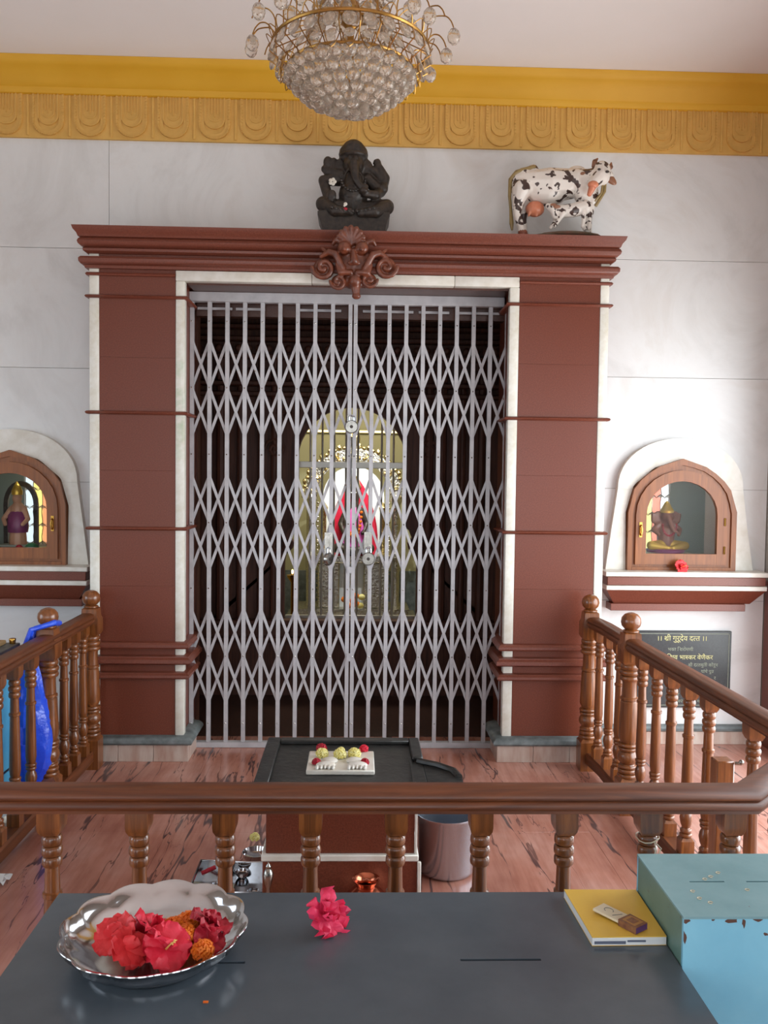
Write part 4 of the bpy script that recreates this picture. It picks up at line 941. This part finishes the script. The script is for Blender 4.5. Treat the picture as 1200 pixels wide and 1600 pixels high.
# left side: cabinet, bag, jar, paper
cb = thing('donation_cabinet', 'light blue metal cabinet outside the left railing', 'cabinet', (-1.85, 3.4, 0))
obj('body', B().box(-2.2, -1.50, 3.0, 3.80, 0, .745, .004), bluem, cb); obj('top', B().box(-2.22, -1.485, 2.98, 3.82, .746, .772, .003), gstone, cb)
obj('seam', B().box(-1.499, -1.496, 3.02, 3.78, .235, .243), statue, cb); obj('padlock_hasp', B().box(-1.50, -1.485, 3.40, 3.43, .22, .27), chrome, cb)
tag(obj('wooden_tray', B().box(-1.80, -1.53, 3.55, 3.78, .773, .792, .004), simple('tan wood', (176, 146, 100), .6)), 'flat tan tray on top of the blue cabinet', 'tray')
tag(obj('red_box', B().box(-1.64, -1.585, 3.68, 3.74, .7925, .815, .003), hibd), 'small dark red box on the tan tray', 'box')
tag(obj('brass_cup', B().lathe([(0, 0), (.012, 0), (.015, .02), (.013, .024), (0, .023)], (-1.508, 3.79, .7725), 14), brass), 'tiny brass cup at the corner of the blue cabinet top', 'cup')
tag(obj('white_jar', B().lathe([(0, 0), (.05, 0), (.055, .01), (.055, .10), (.05, .11), (0, .11)], (-1.475, 3.55, 0), 20), creamp), 'white plastic jar on the floor outside the left railing', 'jar')
b = B(); rnd = random.Random(4)
g_ = [[Vector((-1.325+.045*i/3+rnd.uniform(-.004, .004), 3.12+.09*j/4+rnd.uniform(-.004, .004), .010+rnd.uniform(0, .02))) for i in range(4)] for j in range(5)]
b.rings([[p for p in r]+[p-Vector((0, 0, .002)) for p in reversed(r)] for r in g_]); tag(obj('paper_scrap', b, paper, smooth=0), 'crumpled white paper scrap on the floor by the left railing', 'paper')
# blue plastic bag hanging on the left newel
bag = thing('plastic_bag', 'bright blue plastic bag knotted over the left ball-topped post', 'bag', (-1.44, 3.85, .84)); rg = []
for i in range(15):
    t = i/14; z = .70-.56*t; wd = .025+.072*math.sin(min(1, t*1.15)*PI*.62)**1.1; 
    if t > .85: wd *= 1-(t-.85)*3.2
    cx = -1.432-.012*math.sin(t*2); n = 20
    rg.append([(cx+wd*math.cos(2*PI*k/n)*(1+.10*math.sin(k*2.7+i*.9)), 3.80+wd*.75*math.sin(2*PI*k/n)*(1+.12*math.sin(k*3.1-i*1.3)), z+.008*math.sin(k*1.9+i)) for k in range(n)])
obj('bag_body', B().rings(rg), bagm, bag, smooth=25)
hb = B()
for q, (dxx, rr) in enumerate(((0, .016), (.012, .012))):
    hb.tube([(-1.44+dxx, 3.80, .69), (-1.45+dxx, 3.79, .76), (-1.425, 3.79+dxx, .835), (-1.38, 3.80, .848), (-1.335, 3.82, .862), (-1.335, 3.88, .850), (-1.38, 3.90, .842), (-1.43, 3.86, .83), (-1.455, 3.83, .74)], [rr, rr, rr*.8, rr*.7, rr*.8, rr*.8, rr*.7, rr*.8, rr], 7)
obj('bag_handles', hb, bagm, bag, smooth=25)

# ================================================================== TABLE, BOX, AND WHAT STANDS ON THEM
TZ = .725
tb = thing('donation_table', 'blue-grey metal table top with two coin slots in the foreground', 'table', (0, 1.3, 0))
x0, x1, y0, y1 = -.565, .548, .55, 1.635
H1 = [(.182, .318, 1.3985, 1.4045), (-.245, -.178, 1.3945, 1.4005)]
b = B()
for r in cut((x0, x1, y0, y1), H1): b.box(r[0], r[1], r[2], r[3], TZ-.012, TZ)
bmesh.ops.remove_doubles(b.bm, verts=b.bm.verts, dist=1e-5)
obj('table_top', b, greyt, tb, smooth=0); obj('body', B().box(x0+.02, x1-.02, y0+.02, y1-.02, .08, TZ-.013), greyt, tb)
for sx in (x0+.03, x1-.07):
    for sy in (y0+.03, y1-.07): obj('leg', B().box(sx, sx+.04, sy, sy+.04, 0, .08), greyt, tb)
bxo = thing('donation_box', 'worn teal metal donation box with chipped edges right of the table', 'box', (.8, 1.5, 0)); BZ = .810
b = B()
for r in cut((.550, 1.06, 1.378, 1.615), [(.608, .672, 1.499, 1.503), (.712, .776, 1.499, 1.503)]): b.box(r[0], r[1], r[2], r[3], BZ-.004, BZ)
bmesh.ops.remove_doubles(b.bm, verts=b.bm.verts, dist=1e-5); obj('lid', b, tealm, bxo, smooth=0)
w_ = B(); w_.box(.5505, 1.0595, 1.3785, 1.385, 0, BZ-.004).box(.5505, 1.0595, 1.608, 1.6145, 0, BZ-.004).box(1.053, 1.0595, 1.385, 1.608, 0, BZ-.004).box(.557, 1.053, 1.385, 1.608, .55, .56)
obj('box_wall', w_, simple('bright blue box front', (112, 178, 204), .4, 0, (128, 192, 214), 7, .04, 30), bxo, smooth=0); 
obj('left_side', B().box(.5505, .557, 1.385, 1.608, 0, BZ-.004), teal('greenish worn box side', (84, 118, 106), (110, 140, 128), .60), bxo, smooth=0)
rust = simple('rust chip', (88, 58, 46), .8); rq = random.Random(5)
for (x, z, wq, hq) in ((.553, .803, .010, .006), (.60, .806, .004, .003), (.63, .803, .014, .005), (.652, .800, .004, .010), (.675, .805, .009, .004), (.553, .775, .004, .012), (.69, .78, .005, .003)):
    pts = [(x+wq*math.cos(a)*rq.uniform(.6, 1.1), z+hq*math.sin(a)*rq.uniform(.5, 1.1)) for a in [2*PI*k/9 for k in range(9)]]; pts = [(max(.5512, p), min(.8055, q_)) for p, q_ in pts]; obj('rust_chip', B().prism(pts, 1.3780, 1.3786), rust, bxo, smooth=0)
b = B()
for (x, y) in ((.602, 1.44), (.615, 1.425), (.655, 1.52), (.64, 1.51), (.675, 1.535), (.60, 1.465), (.7, 1.47)): b.tube([(x+.004*math.cos(k), y+.004*math.sin(k), BZ+.0003) for k in range(6)], .0009, 4)
obj('wax_drips', b, creamc, bxo)
# thali bowl
bx_, by_, bz_ = -.333, 1.425, TZ
tb2 = thing('steel_bowl', 'wide polished steel bowl with a scalloped rim full of flowers', 'bowl', (bx_, by_, bz_)); n = 96
def ringp(r, z, amp, za=0, zc=0): return [(bx_+(r*(1+amp*abs(math.cos(6*2*PI*k/n/1.0/1)))-r*amp*.5)*math.cos(2*PI*k/n), by_+(r*(1+amp*abs(math.cos(6*2*PI*k/n)))-r*amp*.5)*math.sin(2*PI*k/n), z+za*abs(math.cos(6*2*PI*k/n))+zc) for k in range(n)]
spec_ = [(.01, .003, 0, 0), (.085, .003, 0, 0), (.092, .0, 0, 0), (.104, .002, 0, 0), (.110, .008, 0, 0), (.106, .011, 0, 0), (.114, .014, .01, 0), (.132, .021, .04, .001), (.1435, .033, .055, .002), (.1495, .047, .05, .003), (.153, .0485, .05, .003), (.1525, .050, .05, .003), (.148, .049, .05, .003), (.1415, .034, .055, .002), (.129, .0225, .04, .001), (.112, .017, .01, 0), (.098, .013, 0, 0), (.05, .011, 0, 0), (.01, .011, 0, 0)]
obj('bowl', B().rings([ringp(r, bz_+z, a, za) for r, z, a, za in spec_]), steel, tb2, smooth=60)
FZ = bz_+.03
for i, (x, y, z, r, m, tl2, db, lb) in enumerate(((-.388, 1.395, .014, .038, hibp, (.5, -.3, 0), 2, 'coral red hibiscus at the left of the steel bowl'), (-.365, 1.365, .010, .036, hibp, (.7, .1, 1), 1, 'coral red hibiscus at the front left of the steel bowl'),
        (-.325, 1.385, .022, .046, hibm, (.8, .1, 2), 2, 'tall crimson hibiscus in the middle of the steel bowl'), (-.302, 1.368, .010, .040, hibm, (.8, .1, .4), 0, 'crimson hibiscus with pale stamen at the front of the steel bowl'),
        (-.243, 1.43, .014, .038, hibd, (.5, .2, 1.5), 3, 'deep red hibiscus at the right rear of the steel bowl'), (-.355, 1.425, .004, .032, hibd, (.3, 0, .5), 2, 'dark red hibiscus at the back of the steel bowl'), (-.238, 1.395, .008, .028, hibd, (.5, .3, .2), 1, 'deep red hibiscus at the far right of the steel bowl'))):
    hibiscus('hibiscus_flower', lb, (x, y, FZ+z), r, m, 30+i, tl2, db, stamen=i in (3,))
for i, (x, y, z, r, lb) in enumerate(((-.280, 1.445, .010, .023, 'orange marigold furthest back in the steel bowl'), (-.302, 1.425, .012, .021, 'darker orange marigold beside the rearmost one'), (-.278, 1.40, .014, .020, 'orange marigold in the middle of the steel bowl'), (-.243, 1.372, .006, .018, 'small orange marigold at the right front of the steel bowl'))):
    puff((x, y, FZ+z), r, mari, 'marigold_flower', lb, seed=40+i)
hibiscus('hibiscus_flower', 'single pink-red hibiscus lying on the grey table top', (-.050, 1.505, TZ+.022), .046, simple('pink red petal', (214, 34, 78), .55, 0, (232, 62, 104), 30, .2, 60), 91, (1.0, .15, .85), 4, stamen=False, wk=.46, ruf=.5)
# scraps on table
b = B().box(-.228, -.220, 1.288, 1.292, TZ+.0003, TZ+.0018); tag(obj('petal_scrap', b, mari), 'tiny orange petal scrap on the grey table top', 'petal')
# notebook
nb = thing('yellow_notebook', 'yellow-covered notebook with worn page edges on the table against the teal box', 'book', (.47, 1.52, TZ)); zt = TZ+.016
bp = [(.416, 1.441), (.547, 1.443), (.5475, 1.61), (.408, 1.612)]
def slab_poly(pts, z0, z1): return B().rings([[(x, y, z) for x, y in pts] for z in (z0, z1)])
obj('pages', slab_poly([(x*.995+.0024, y) for x, y in bp], TZ+.0015, zt-.001), paper, nb, smooth=0); obj('cover', slab_poly(bp, zt-.001, zt+.0006), bookm, nb, smooth=0); obj('back_cover', slab_poly(bp, TZ+.0005, TZ+.0015), bookm, nb, smooth=0)
obj('torn_edge', B().box(.42, .475, 1.4405, 1.4415, TZ+.004, TZ+.009).box(.478, .51, 1.4405, 1.4415, TZ+.0075, TZ+.0105), simple('grey stain on pages', (90, 96, 112), .7), nb, smooth=0)
# matchbox
M = Matrix.Translation((.487, 1.486, zt+.0008)) @ Matrix.Rotation(R(-56), 4, 'Z')
mb = thing('matchbox', 'brown and violet matchbox half slid open on the yellow notebook', 'matchbox', (.487, 1.486, zt+.001))
obj('sleeve', B().box(-.002, .036, -.0165, .0165, 0, .012, .0004), brownc, mb, M=M, smooth=0); obj('striking_end', B().box(.0361, .0366, -.015, .015, .001, .011), violet, mb, M=M, smooth=0)
obj('label_panel', B().box(.003, .031, -.012, .012, .0121, .0124), simple('ochre label', (168, 122, 66), .6), mb, M=M, smooth=0); obj('label_print', B().box(.009, .025, -.008, .008, .0124, .0127), brownc, mb, M=M, smooth=0)
obj('inner_card', B().box(-.058, -.003, -.016, .016, .004, .0085, .0004), creamc, mb, M=M @ Matrix.Rotation(R(3), 4, 'Z'), smooth=0)
b = B(); b.tube([(-.036+.009*math.cos(i*.5), .007*math.sin(i*.5), .0088) for i in range(10)], .0006, 4).tube([(-.02, -.01, .0088), (-.012, .008, .0088)], .0006, 4); obj('print_mark', b, gstone, mb, M=M)

# ================================================================== GANESHA STATUE ON THE LINTEL
gx, gy, gz = -.035, 4.68, 2.79
K = .00058
def gp_(x, y, d=0): return (gx+(x-500)*K, gy+d, gz+.045+(930-y)*K)
st = thing('seated_stone_statue', 'dark stone seated elephant-headed statue on the lintel above the gate', 'statue', (gx, gy, gz))
b = B()
b.path([gp_(490, 720), gp_(492, 600, -.005), gp_(495, 470, 0)], [.075, .082, .062]); b.ball(gp_(490, 600, -.04), (.065, .05, .06))
b.ball(gp_(490, 330, -.02), (.056, .055, .058)); b.ball(gp_(490, 225, 0), (.080, .065, .072)); b.ball(gp_(490, 200, -.01), (.066, .055, .062)); b.path([gp_(490, 130), gp_(490, 105)], [.014, .006])
for s_ in (-1, 1):
    b.ball(gp_(490+s_*115, 345, 0), (.04, .016, .05)); b.ball(gp_(490+s_*28, 290, -.068), .012)
    b.path([gp_(490+s_*45, 390, -.055), gp_(490+s_*75, 450, -.07)], [.009, .005])
b.path([gp_(495, 350, -.06), gp_(505, 430, -.085), gp_(515, 500, -.09), gp_(560, 560, -.09), gp_(610, 560, -.085)], [.032, .024, .019, .016, .013])
b.path([gp_(390, 420, 0), gp_(250, 380, .0), gp_(225, 360, 0)], [.035, .024, .02]); b.path([gp_(300, 360), gp_(310, 300)], [.018, .016]); b.ball(gp_(255, 300), (.026, .02, .034)); b.ball(gp_(310, 290), (.018, .016, .022))
b.path([gp_(600, 330, 0), gp_(690, 380, 0), gp_(780, 470, 0)], [.022, .02, .022]); b.path([gp_(780, 480), gp_(790, 430), gp_(740, 350), gp_(700, 285)], [.024, .024, .022, .016]); b.ball(gp_(715, 320), (.022, .018, .04)); b.path([gp_(780, 480), gp_(770, 540, -.02)], [.022, .026])
b.path([gp_(360, 450), gp_(215, 470, -.01), gp_(250, 590, -.03), gp_(300, 660, -.07)], [.036, .028, .028, .022]); b.ball(gp_(300, 640, -.08), (.024, .016, .03))
b.path([gp_(620, 450), gp_(745, 560, -.01), gp_(700, 620, -.06), gp_(600, 620, -.08)], [.034, .030, .025, .02]); b.ball(gp_(590, 600, -.09), (.026, .024, .016))
b.path([gp_(420, 740, -.02), gp_(215, 700, -.04), gp_(330, 790, -.10), gp_(470, 800, -.11)], [.05, .040, .032, .022]); b.path([gp_(560, 740, -.02), gp_(800, 715, -.04), gp_(700, 790, -.10), gp_(560, 810, -.11)], [.05, .042, .034, .022])
sculpt('figure', b, statue, st, .005, 2)
b = B(); w0 = .19; 
b.rings([[(gx-ww, gy-.10, z), (gx+ww, gy-.10, z), (gx+ww, gy+.10, z), (gx-ww, gy+.10, z)] for ww, z in ((.155, gz+.001), (.165, gz+.03), (.178, gz+.08), (.19, gz+.105), (.19, gz+.125), (.15, gz+.13))]); obj('seat', b, statue, st, smooth=30)
b = B()
for i in range(11): b.ball(gp_(300+38*i, 770+30*math.sin(i*PI/10), -.125), .010, u=8, v=6)
for i in range(15):
    a = PI+PI*i/14; b.ball(gp_(490+110*math.cos(a), 470-130*math.sin(a), -.07-.02*math.sin(-a)), .008, u=6, v=5)
obj('beads', b, statue, st, kind='stuff'); obj('crown_band', B().lathe([(.070, -.004), (.076, .004), (.070, .012)], gp_(490, 250, -.004), 24), statue, st)
b = B()
for i in range(5):
    a = 2*PI*i/5; b.ball((gp_(303, 515)[0]+.012*math.cos(a), gy-.075, gp_(303, 515)[2]+.012*math.sin(a)), (.010, .004, .010), u=8, v=6)
tag(obj('white_blossom', b, creamp), 'small white five-petalled blossom on the statue arm', 'flower')
b = B().ball(gp_(425, 740, -.125), (.010, .005, .010)).ball(gp_(415, 755, -.125), .006); tag(obj('white_petal', b, creamp), 'tiny white petal on the lap of the statue', 'flower'); tag(obj('red_petal', B().ball(gp_(425, 785, -.13), (.011, .006, .008)), hibd), 'dark red petal on the lap of the statue', 'flower')

# ================================================================== CARVED WOODEN EMBLEM
ex, ey, ez = -.03, 4.478, 2.63; K2 = .000565
def ep(x, y, d=0): return (ex+(x-490)*K2, ey-d, ez+.178+(840-y)*K2)
em = thing('carved_emblem', 'carved brown wooden face crest with scrolls hung on the lintel centre', 'carving', (ex, ey, ez))
b = B()
for i in range(7):
    a = PI*(.08+.84*i/6); b.path([ep(460, 1010, .02), ep(460+115*math.cos(a), 960-115*math.sin(a)+20, .035)], [.012, .014])
b.ball(ep(475, 960, .0), (.06, .02, .05)); b.ball(ep(490, 1180, .0), (.095, .036, .10)); b.ball(ep(490, 1320, .0), (.07, .034, .05)); b.ball(ep(400, 1050, .035), (.036, .03, .034)); b.ball(ep(560, 1050, .035), (.036, .03, .034))
b.ball(ep(400, 1070, .062), .012); b.ball(ep(560, 1070, .062), .012)
b.path([ep(480, 1080, .04), ep(490, 1170, .055)], [.014, .022]); b.ball(ep(520, 1190, .055), (.018, .012, .012)); b.ball(ep(460, 1190, .055), (.018, .012, .012))
def spiral(cx, cy, r0, d, turns, rad, st_=0, sg=1): return [ep(cx+sg*r0*(1-i/22)*math.cos(st_+i*turns*2*PI/22), cy+r0*(1-i/22)*math.sin(st_+i*turns*2*PI/22), d) for i in range(20)]
for sg in (-1, 1):
    for (cx, cy, r0, rad) in ((245, 1230-0, 105, .011), (140, 1350, 75, .009)):
        X_ = 490+sg*cx if not (cx == 245) else 490+sg*(290 if sg > 0 else 275)
        pts = spiral(X_, cy if sg < 0 else cy-20, r0, .035, 1.6, rad, 0, sg); b.path(pts, [rad]*len(pts), 8); b.ball(ep(X_, cy if sg < 0 else cy-20, .005), (r0*K2*.95, .028, r0*K2*.95))
    b.path([ep(490+sg*100, 1230, .04), ep(490+sg*170, 1110, .045), ep(490+sg*230, 1090, .04), ep(490+sg*300, 1130, .03)], [.016, .018, .016, .01]); b.path([ep(490+sg*250, 1090, .03), ep(490+sg*290, 1050, .02)], [.012, .008])
    b.path([ep(490+sg*90, 1000, .02), ep(490+sg*170, 980, .03), ep(490+sg*190, 1010, .02)], [.014, .012, .01]); b.path([ep(490+sg*30, 1270, .04), ep(490+sg*120, 1270, .04), ep(490+sg*150, 1200, .04)], [.014, .018, .012])
b.ball(ep(500, 1340, .03), (.032, .03, .035)); b.path([ep(505, 1380, .02), ep(515, 1470, .02)], [.026, .018]); b.ball(ep(515, 1475, .02), (.024, .022, .016))
sculpt('crest', b, woodE, em, .0042, 1)

# ================================================================== COW AND CALF FIGURINE
cx_, cy_, cz_ = 1.07, 4.66, 2.79; KC = .000632
def cp(x, y, d=0): return (cx_+(x-560)*KC, cy_-d, cz_+.035+(710-y)*KC)
def cowmat(name, spots):
    t = NT(name); v = t.coords(); f = t.noise(v, spots, 2, .5, .3); t.base(t.ramp(f, [(.565, (232, 224, 214)), (.585, (70, 52, 46)), (.9, (58, 42, 36))])); t.pr(Roughness=.3); return t.m
cw = thing('cow_figurine', 'white cow figurine with dark brown spots and orange udder on the right lintel end', 'figurine', (cx_, cy_, cz_))
b = B()
b.path([cp(215, 265, 0), cp(330, 265, 0), cp(470, 270, .0), cp(640, 260, 0), cp(700, 250, 0)], [.062, .072, .088, .080, .072]); b.ball(cp(450, 330), (.12, .07, .075))
b.ball(cp(250, 210), (.05, .05, .05)); b.path([cp(180, 230), cp(330, 150)], [.03, .03]); b.ball(cp(705, 170), (.058, .034, .042)); b.path([cp(690, 250, .02), cp(790, 240, .04), cp(860, 210, .05)], [.07, .055, .045])
b.path([cp(800, 330, .03), cp(830, 400, .03), cp(800, 470, .02)], [.05, .04, .03])
b.path([cp(890, 170, .06), cp(880, 230, .075), cp(800, 305, .105)], [.048, .050, .027]); b.ball(cp(795, 312, .108), (.028, .024, .022)); b.path([cp(930, 150, .04), cp(975, 205, .045)], [.02, .018])
for (hx, fx, dd) in ((225, 225, .035), (300, 270, -.04)): b.path([cp(hx, 330, dd), cp(hx-30, 450, dd), cp(hx-35, 540, dd), cp(fx, 640, dd), cp(fx+10, 680, dd)], [.055, .03, .02, .019, .022])
for (hx, fx, dd) in ((740, 790, .035), (800, 830, -.03)): b.path([cp(hx, 350, dd), cp(hx+20, 470, dd), cp(fx, 560, dd), cp(fx, 670, dd)], [.05, .026, .018, .018])
sculpt('body', b, cowmat('cow hide spotted', 21), cw, .0055, 2)
b = B().ball(cp(350, 480, .01), (.052, .045, .042))
for q in (-1, 1): b.path([cp(330+q*30, 520, .03), cp(325+q*34, 550, .03)], [.009, .006])
orange = simple('orange pink glaze', (206, 120, 86), .35, 0, (222, 146, 112), 20)
sculpt('udder', b, orange, cw, .005, 2)
b = B()
hornm = simple('brown glaze horn', (150, 104, 78), .35); b.bm.free()
for pp in ([cp(835, 130, .05), cp(835, 95, .05), cp(860, 68, .045)], [cp(945, 140, .03), cp(980, 125, .03), cp(985, 92, .03)]): b = B(); b.path(pp, [.016, .013, .005]); obj('horn', b, hornm, cw)
b = B().ball(cp(968, 232, .05), (.046, .011, .021), Matrix.Rotation(R(42), 4, 'Y')).ball(cp(725, 225, .075), (.028, .012, .020), Matrix.Rotation(R(-20), 4, 'Y')); obj('ears', b, hornm, cw)
b = B().ball(cp(795, 325, .125), (.029, .018, .020)); b.path([cp(790, 345, .12), cp(772, 395, .11)], [.020, .013]); obj('muzzle', b, orange, cw)
b = B().ball(cp(912, 215, .122), (.011, .006, .007)).ball(cp(845, 195, .118), (.009, .005, .006)); obj('eyes', b, statue, cw)
b = B(); b.path([cp(330, 135, .02), cp(180, 190, .035), cp(130, 250, .03), cp(128, 380, .02), cp(145, 480, 0), cp(155, 600, 0), cp(160, 650, 0)], [.012, .012, .011, .009, .008, .012, .006]); olive = simple('olive gold glaze', (150, 128, 80), .35); obj('tail', b, olive, cw); obj('rope', B().tube([cp(925, 240, .06), cp(915, 350, .07), cp(850, 465, .05)], .009, 8), olive, cw); obj('rope', B().tube([cp(900, 260, .08), cp(885, 370, .08), cp(840, 430, .06)], .006, 8), olive, cw)
b = B()
for fx, dd in ((235, .035), (280, -.04)): b.cap(cp(fx, 685, dd), cp(fx+12, 700, dd), .022, .024)
obj('hooves', b, simple('hoof brown', (138, 78, 56), .35), cw)
cf = thing('calf_figurine', 'small spotted calf figurine suckling under the cow', 'figurine', cp(620, 700))
b = B(); b.path([cp(540, 530, .08), cp(640, 520, .085), cp(750, 490, .08)], [.034, .036, .038]); b.path([cp(550, 520, .08), cp(480, 520, .085), cp(440, 490, .08)], [.03, .024, .018]); b.path([cp(470, 500, .09), cp(500, 570, .085)], [.022, .02])
for (hx, hy, fx, dd) in ((560, 550, 490, .10), (530, 560, 470, .07), (730, 520, 725, .10), (790, 500, 790, .07), (770, 520, 755, .06)): b.path([cp(hx, hy, dd), cp((hx+fx)/2+6, 600, dd), cp(fx, 660, dd)], [.018, .011, .010])
b.path([cp(800, 460, .08), cp(825, 480, .07), cp(820, 540, .07)], [.009, .008, .005])
sculpt('body', b, cowmat('calf hide spotted', 30), cf, .0045, 2)
b = B().ball(cp(475, 490, .105), (.018, .008, .010)).ball(cp(500, 505, .11), (.02, .008, .010)); obj('ears', b, hornm, cf)
b = B(); b.ball(cp(640, 715, .03), (.18, .085, .022)).ball(cp(500, 722, .03), (.12, .07, .016)); mo = obj('grassy_mound', b, simple('mossy base', (96, 92, 72), .7, 0, (124, 88, 72), 24, .3, 40), cw)

# ================================================================== CHANDELIER
hx_, hy_ = -.04, 3.0
chd = thing('crystal_chandelier', 'large gilt chandelier hung with smoky glass drops', 'chandelier', (hx_, hy_, 2.78))
def hoop(r, z, t=.004, n=40): return [(hx_+r*math.cos(2*PI*i/n), hy_+r*math.sin(2*PI*i/n), z) for i in range(n+1)]
RU, ZU, RL, ZL = .266, 2.982, .218, 2.905
for r, z, t in ((RU, ZU, .006), (RL, ZL, .005), (.13, 3.04, .005), (.105, 3.12, .004), (.09, 3.22, .004)): obj('ring', B().tube(hoop(r, z, t), t, 6), gold, chd)
ba = B()
for i in range(26):
    a = 2*PI*i/26; ca, sa = math.cos(a), math.sin(a); q = 2*PI/26
    ba.tube([(hx_+RU*ca, hy_+RU*sa, ZU), (hx_+(RU+.012)*ca, hy_+(RU+.012)*sa, (ZU+ZL)/2), (hx_+RL*ca, hy_+RL*sa, ZL)], .0020, 4); ba.tube([(hx_+RU*ca, hy_+RU*sa, ZU), (hx_+.13*ca, hy_+.13*sa, 3.04)], .0022, 4)
    ba.tube([(hx_+(RU+.02*math.sin(PI*k/6))*math.cos(a+q*k/6), hy_+(RU+.02*math.sin(PI*k/6))*math.sin(a+q*k/6), ZU+.030*math.sin(PI*k/6)) for k in range(7)], .0018, 4)
    ba.tube([(hx_+(RL+.012+.012*math.sin(PI*k/6))*math.cos(a+q*k/6), hy_+(RL+.012+.012*math.sin(PI*k/6))*math.sin(a+q*k/6), ZL+.035-.060*math.sin(PI*k/6)) for k in range(7)], .0018, 4)
obj('wire_frame', ba, gold, chd, kind='stuff')
obj('stem', B().lathe([(.01, 2.83), (.012, 3.05), (.04, 3.08), (.05, 3.11), (.02, 3.15), (.012, 3.3), (.03, 3.33), (.012, 3.38), (.008, 3.66), (.05, 3.68), (.065, 3.72), (.065, 3.739), (0, 3.739)], (hx_, hy_, 0), 20), gold, chd)
dr = obj('glass_drop', B().ico((0, 0, 0), (.0235, .0235, .0245), 2), crys, chd, smooth=0, origin=(0, 0, 0))
placed = [False]
def drop(p, sc_=1.0, rz=0, long=1.0):
    if not placed[0]: c = dr; placed[0] = True
    else: c = dr.copy(); C.objects.link(c); c.parent = chd
    c.location = Vector(p)-org(chd); c.rotation_euler = (0, 0, rz); c.scale = (sc_, sc_, sc_*long)
rnd = random.Random(2)
for q, (r, z, n_) in enumerate(((.206, 2.889, 28), (.180, 2.862, 25), (.150, 2.838, 21), (.118, 2.820, 16), (.084, 2.804, 12), (.050, 2.793, 7), (.018, 2.788, 2))):
    for i in range(n_):
        a = 2*PI*(i+.5*(q % 2))/n_; drop((hx_+r*math.cos(a), hy_+r*math.sin(a), z+rnd.uniform(-.003, .003)), rz=rnd.uniform(0, 6))
od = obj('oval_glass', B().ico((0, 0, 0), (.024, .009, .030), 2), crys, chd, smooth=0, origin=(0, 0, 0)); od_first = True
for r, z, n_, tl3, s_ in ((.268, 2.955, 26, -.35, 1.0), (.240, 2.925, 26, -.55, .75)):
    for i in range(n_):
        a = 2*PI*(i+.5)/n_
        if od_first: c = od; od_first = False
        else: c = od.copy(); C.objects.link(c); c.parent = chd
        c.location = Vector((hx_+r*math.cos(a), hy_+r*math.sin(a), z))-org(chd); c.rotation_euler = (tl3, 0, a+PI/2); c.scale = (s_, s_, s_)
for r, z, n_ in ((.135, 3.02, 13), (.115, 3.07, 11), (.112, 3.12, 10), (.095, 3.17, 9), (.095, 3.22, 9)):
    for i in range(n_): a = 2*PI*i/n_; drop((hx_+r*math.cos(a), hy_+r*math.sin(a), z), sc_=.95, rz=a)
for i in range(24):
    a = 2*PI*i/24+.08; rr = .315+.02*((i*7) % 3)/2; zz = 3.015+.022*((i*5) % 4)/3
    ctl = [(.262, ZU), (.262, zz+.01), (.272, zz+.03), (.288, zz+.042), (rr-.008, zz+.040), (rr+.008, zz+.022), (rr+.016, zz+.0)]
    pts = []
    for j in range(len(ctl)-1):
        for k in range(3): f = k/3; pts.append((ctl[j][0]*(1-f)+ctl[j+1][0]*f, ctl[j][1]*(1-f)+ctl[j+1][1]*f))
    pts.append(ctl[-1]); pts = [pts[0]]+[((pts[j-1][0]+2*pts[j][0]+pts[j+1][0])/4, (pts[j-1][1]+2*pts[j][1]+pts[j+1][1])/4) for j in range(1, len(pts)-1)]+[pts[-1]]
    obj('curved_arm', B().tube([(hx_+r_*math.cos(a), hy_+r_*math.sin(a), z_) for r_, z_ in pts], .0024, 5), gold, chd)
    if i % 3 != 1: drop((hx_+(rr+.017)*math.cos(a), hy_+(rr+.017)*math.sin(a), zz-.030), sc_=.95, long=1.2)
for i in range(12):
    a = 2*PI*i/12+.15; obj('curved_arm', B().tube([(hx_+r_*math.cos(a), hy_+r_*math.sin(a), z_) for r_, z_ in [(.13, 3.04), (.145, 3.10), (.165, 3.135), (.185, 3.145), (.2, 3.135), (.208, 3.11)]], .0022, 5), gold, chd); drop((hx_+.209*math.cos(a), hy_+.209*math.sin(a), 3.085), sc_=.95, long=1.15)
print('triangles', sum(len(o.data.loop_triangles) or len(o.data.polygons)*2 for o in bpy.data.objects if o.type == 'MESH'), 'objects', len(bpy.data.objects))
